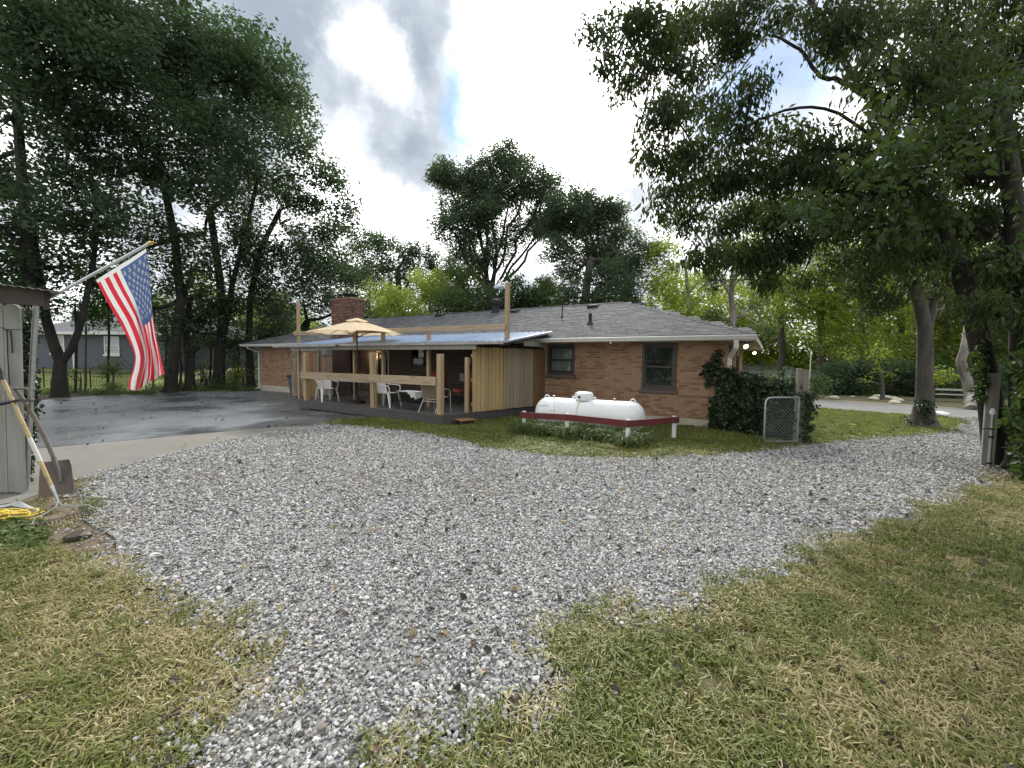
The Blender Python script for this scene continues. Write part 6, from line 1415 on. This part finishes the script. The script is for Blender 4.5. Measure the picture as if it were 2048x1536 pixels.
for x0_, y0_, x1_, y1_ in ((2048, 120, 1700, 350), (1900, 300, 1560, 420)):
    for k in range(15): s = random.random(); q.append(tuple(D(x0_ + (x1_ - x0_) * s + random.gauss(0, 12), y0_ + (y1_ - y0_) * s + random.gauss(0, 14) + 25 * math.sin(s * 3), 5.3 + random.uniform(-.3, .3))))
m = len(q); o = scatter('hanging_vine', 'near_broad', q, rng.normal(0, .4, (m, 3)), rng.uniform(.7, 1.1, m), kind='stuff'); tag(o, 'broad leaved vine hanging from the dark boughs at upper right', 'vine')
q = []
for i in range(420):
    y = random.uniform(560, 955); w2 = 1.0 if y > 700 else .55; x = 2078 - abs(random.gauss(0, 20)) * w2; q.append(tuple(D(x, y, 6.2 + random.uniform(-.5, .5))))
for i in range(60): y = random.uniform(690, 800); x = 1964 + random.gauss(0, 6); q.append(tuple(D(x - 3, y, dN - .1 + random.gauss(0, .12))))
q = [p for p in q if p[2] > .05]
m = len(q); o = scatter('vine_mass', 'vine', q, rng.normal(0, .4, (m, 3)), np.array([random.uniform(.45, .8) if D(2010, p[2] * 0 + 800, p[1]).x < p[0] + .0 else random.uniform(.28, .45) for p in q]), kind='stuff'); tag(o, 'big leaved vine smothering the right gate post and leaning trunk', 'vine')

# ------------------------------------------------------------------ neighbours, fences, wires
def frame_house(name, label, o, rz, W_, Dp, zb, ze, zr, wallm, hip=2.5, wins=(), door=None, gutter_w=True, spouts=()):
    t = empty(name, o, rz, label, 'house'); mb = MB(); mb.box(0, W_, 0, Dp, zb - .6, ze); mb.build('wall', wallm, t)
    ov = .4; mb = MB(); y0, y1 = -ov, Dp + ov; xa_, xb_ = -ov, W_ + ov; ym = (y0 + y1) / 2
    mb.add([(xa_, y0, ze), (xb_, y0, ze), (xb_, y1, ze), (xa_, y1, ze), (xa_ + hip, ym, zr), (xb_ - hip, ym, zr)], [(0, 1, 5, 4), (1, 2, 5), (2, 3, 4, 5), (3, 0, 4), (3, 2, 1, 0)]); mb.build('roof', 'far_roof', t)
    mb = MB()
    for a in ((xa_, xb_, y0 - .05, y0), (xa_ - .05, xa_, y0, y1), (xb_, xb_ + .05, y0, y1)): mb.box(a[0], a[1], a[2], a[3], ze - .16, ze + .02)
    mb.build('gutter', 'trim_white', t)
    for x0_, x1_, z0_, z1_ in wins:
        mb = MB(); f = .09
        for a in ((x0_, x0_ + f, z0_, z1_), (x1_ - f, x1_, z0_, z1_), (x0_ + f, x1_ - f, z0_, z0_ + f), (x0_ + f, x1_ - f, z1_ - f, z1_), (x0_ + f, x1_ - f, (z0_ + z1_) / 2 - .03, (z0_ + z1_) / 2 + .03)): mb.box(a[0], a[1], -.05, .01, a[2], a[3])
        w3 = mb.build('window', 'trim_white', t); mb = MB(); mb.box(x0_ + f, x1_ - f, -.02, -.005, z0_ + f, z1_ - f); mb.build('pane', 'window_light', w3)
        mb = MB(); mb.box(x0_ - .06, x1_ + .06, -.09, -.052, z0_ - .12, z0_ - .002); mb.build('sill', 'trim_white', w3)
    for x in spouts: mb = MB(); mb.box(x - .06, x + .06, -.12, -.03, zb, ze - .16); mb.build('downspout', 'trim_white', t)
    return t
# blue grey house on the left: its long wall faces the drive
a, b = D(62, 746, 27.5), D(345, 746, 26.0); rz = math.atan2(b.y - a.y, b.x - a.x); W_ = (b - a).xy.length
ppm = 828 / 26.6
def nx_(px): return (px - 62) / (345 - 62) * W_
frame_house('neighbour_house', 'blue grey brick house with white trim behind the trees on the left', (a.x, a.y, 0), rz, W_, 7.5, .75, 3.15, 5.0, 'blue_brick', 3.0,
    wins=((nx_(108), nx_(136), 1.8, 2.95), (nx_(216), nx_(246), 1.75, 2.9)), spouts=(nx_(156), nx_(338)))
a2 = D(1440, 770, 38)
frame_house('pale_house', 'pale low house with a grey hip roof across the road, left of the gate post', (a2.x, a2.y, 0), rad(-8), 8.2, 7.0, -1.9, .62, 2.05, 'pale_siding', 3.2,
    wins=((3.2, 4.6, -.6, .3), (6.0, 6.9, -.5, .3)), spouts=(7.9,))
mb = MB(); mb.box(-1.2, 1.2, 0, .5, 0, .9)
q = [D(x, 765, 25.5 if x < 400 else 27) for x in (70, 150, 220, 300, 395, 440, 485, 520)]
wf = empty('wire_fence', (q[0].x, q[0].y, 0), 0, 'rusty wire fence on thin posts behind the mulch at the left', 'fence'); W0 = wf.location
q = [Vector((p.x, p.y - 3.6, float(zg(p.x, p.y - 3.6)))) for p in q]
for p in q: mb = MB(); mb.tube([p - W0 + Vector((0, 0, -.1)), p - W0 + Vector((0, 0, 1.15))], .03, 6); mb.build('post', 'bark_dark', wf)
mb = MB()
for p, r in zip(q, q[1:]):
    for z in (.2, .45, .7, .95, 1.12): mb.tube([p - W0 + Vector((0, 0, z)), r - W0 + Vector((0, 0, z))], .006, 4, cap=False)
    n = int((r - p).length / .16)
    for k in range(n): s = p.lerp(r, k / n) - W0; mb.tube([s + Vector((0, 0, .2)), s + Vector((0, 0, 1.12))], .005, 3, cap=False)
mb.build('wire_mesh', 'wire_black', wf, kind='stuff')
q2 = []
for i in range(420):
    px_ = random.uniform(60, 520); p = D(px_, 760, random.uniform(19.0, 21.0) if px_ < 300 else random.uniform(21.5, 23)); q2.append((p.x, p.y, float(zg(p.x, p.y)) + abs(random.gauss(0, .22)) * (1.2 if math.sin(px_ * .06) > 0 else .35)))
m = len(q2); scatter('undergrowth', 'far_leaf_mid', q2, rng.normal(0, .3, (m, 3)), rng.uniform(.25, .5, m))
# lawn beyond the trees on the left
vs, fs = [], []; n = 24
for j in range(n + 1):
    for i in range(n + 1): x = -60 + 45 * i / n; y = 21.5 + 40 * j / n; vs.append((x, y, float(zg(x, y)) + .01))
for j in range(n):
    for i in range(n): k = j * (n + 1) + i; fs.append((k, k + 1, k + n + 2, k + n + 1))
mb = MB(); mb.add(vs, fs); o = mb.build('neighbour_lawn', 'bright_lawn', smooth=True); o['kind'] = 'structure'
clod(293, 764, .28, 'blue_plastic', 'blue_ball', 'small bright blue object on the ground behind the flag tip', 'ball', .2)
bx = MB(); bx.box(-.6, .6, -.3, .3, 0, .45); o = bx.build('utility_cabinet', 'pale_siding', None, bevel=.03, loc=(D(402, 742, 30).x, D(402, 742, 30).y, 1.0)); tag(o, 'pale boxy shape on the neighbouring lawn between two trunks', 'box')
bnch = empty('bench', P(1905, 808, -.1), rad(-20), 'grey bench beyond the road left of the pale crooked trunk', 'bench')
mb = MB(); mb.box(-1.0, 1.0, -.2, .2, .42, .46); mb.build('seat', 'chair_grey', bnch); mb = MB(); mb.box(-1.0, 1.0, .18, .22, .62, .70); mb.build('backrest', 'chair_grey', bnch)
for x in (-.8, .8): mb = MB(); mb.box(x - .04, x + .04, -.18, .18, 0, .42); mb.build('leg', 'bark_dark', bnch)
for i, (x, y) in enumerate(((1705, 795), (1756, 795), (1772, 797), (1748, 800), (1785, 799), (1795, 803), (1668, 798), (1790, 808))):
    clod(x, y, .22 if i else .12, 'foundation', 'verge_rock', 'pale rock on the far verge of the road, ' + ['alone left of the rock pile', 'at the left top of the pile', 'in the middle of the pile', 'in front of the pile', 'right of the pile middle', 'last to the right of the pile', 'by the road kerb far left', 'nearest the road edge'][i], 'rock')
for i, (y0_, y1_) in enumerate(((676, 682), (686, 688))):
    a, b = D(1500, y0_, 24), D(2100, y1_, 15); mb = MB(); mb.tube([a + (b - a) * t + Vector((0, 0, -.35 * math.sin(math.pi * t))) for t in [k / 20 for k in range(21)]], .010, 5); tag(mb.build('power_line', 'wire_black'), ['upper thin wire running right from the house eave', 'lower thin wire running right from the house eave'][i], 'wire', 'wires crossing in front of the right trees')
t = empty('sign_pole', P(1617, 797), 0, 'thin pale pole rising behind the left timber gate post', 'pole'); mb = MB(); mb.tube([(0, 0, -.2), (0, 0, 2.35)], .022, 8); mb.build('shaft', 'pole_white', t)
# woods that close the view, and unseen ones behind the camera
def woods(name, pts, r, key, n, zlo, zhi):
    q = []
    for _ in range(n):
        s = random.random() * (len(pts) - 1); i = int(s); a, b = Vector(pts[i]), Vector(pts[i + 1]); p = a.lerp(b, s - i); q.append((p.x + random.gauss(0, r), p.y + random.gauss(0, r), float(zg(p.x, p.y)) + zlo + (zhi - zlo) * random.random() ** 1.1 * (.7 + .3 * math.sin(s * 9))))
    m = len(q); scatter(name, key, q, rng.normal(0, .4, (m, 3)), rng.uniform(1.4, 2.4, m))
woods('far_woods', [(-75, 48), (-50, 62), (-25, 64), (0, 66), (25, 66)], 2.2, 'far_leaf_mid', 5200, .2, 9)
woods('far_woods', [(16, 44), (25, 42), (36, 38), (46, 30), (54, 20)], 1.8, 'far_leaf_lime', 5200, -2, 13)
woods('unseen_woods', [(-40, -14), (-12, -22), (14, -20), (36, -10)], 2.0, 'far_leaf_mid', 1500, .2, 10)  # out of view, added to darken pane reflections and the porch
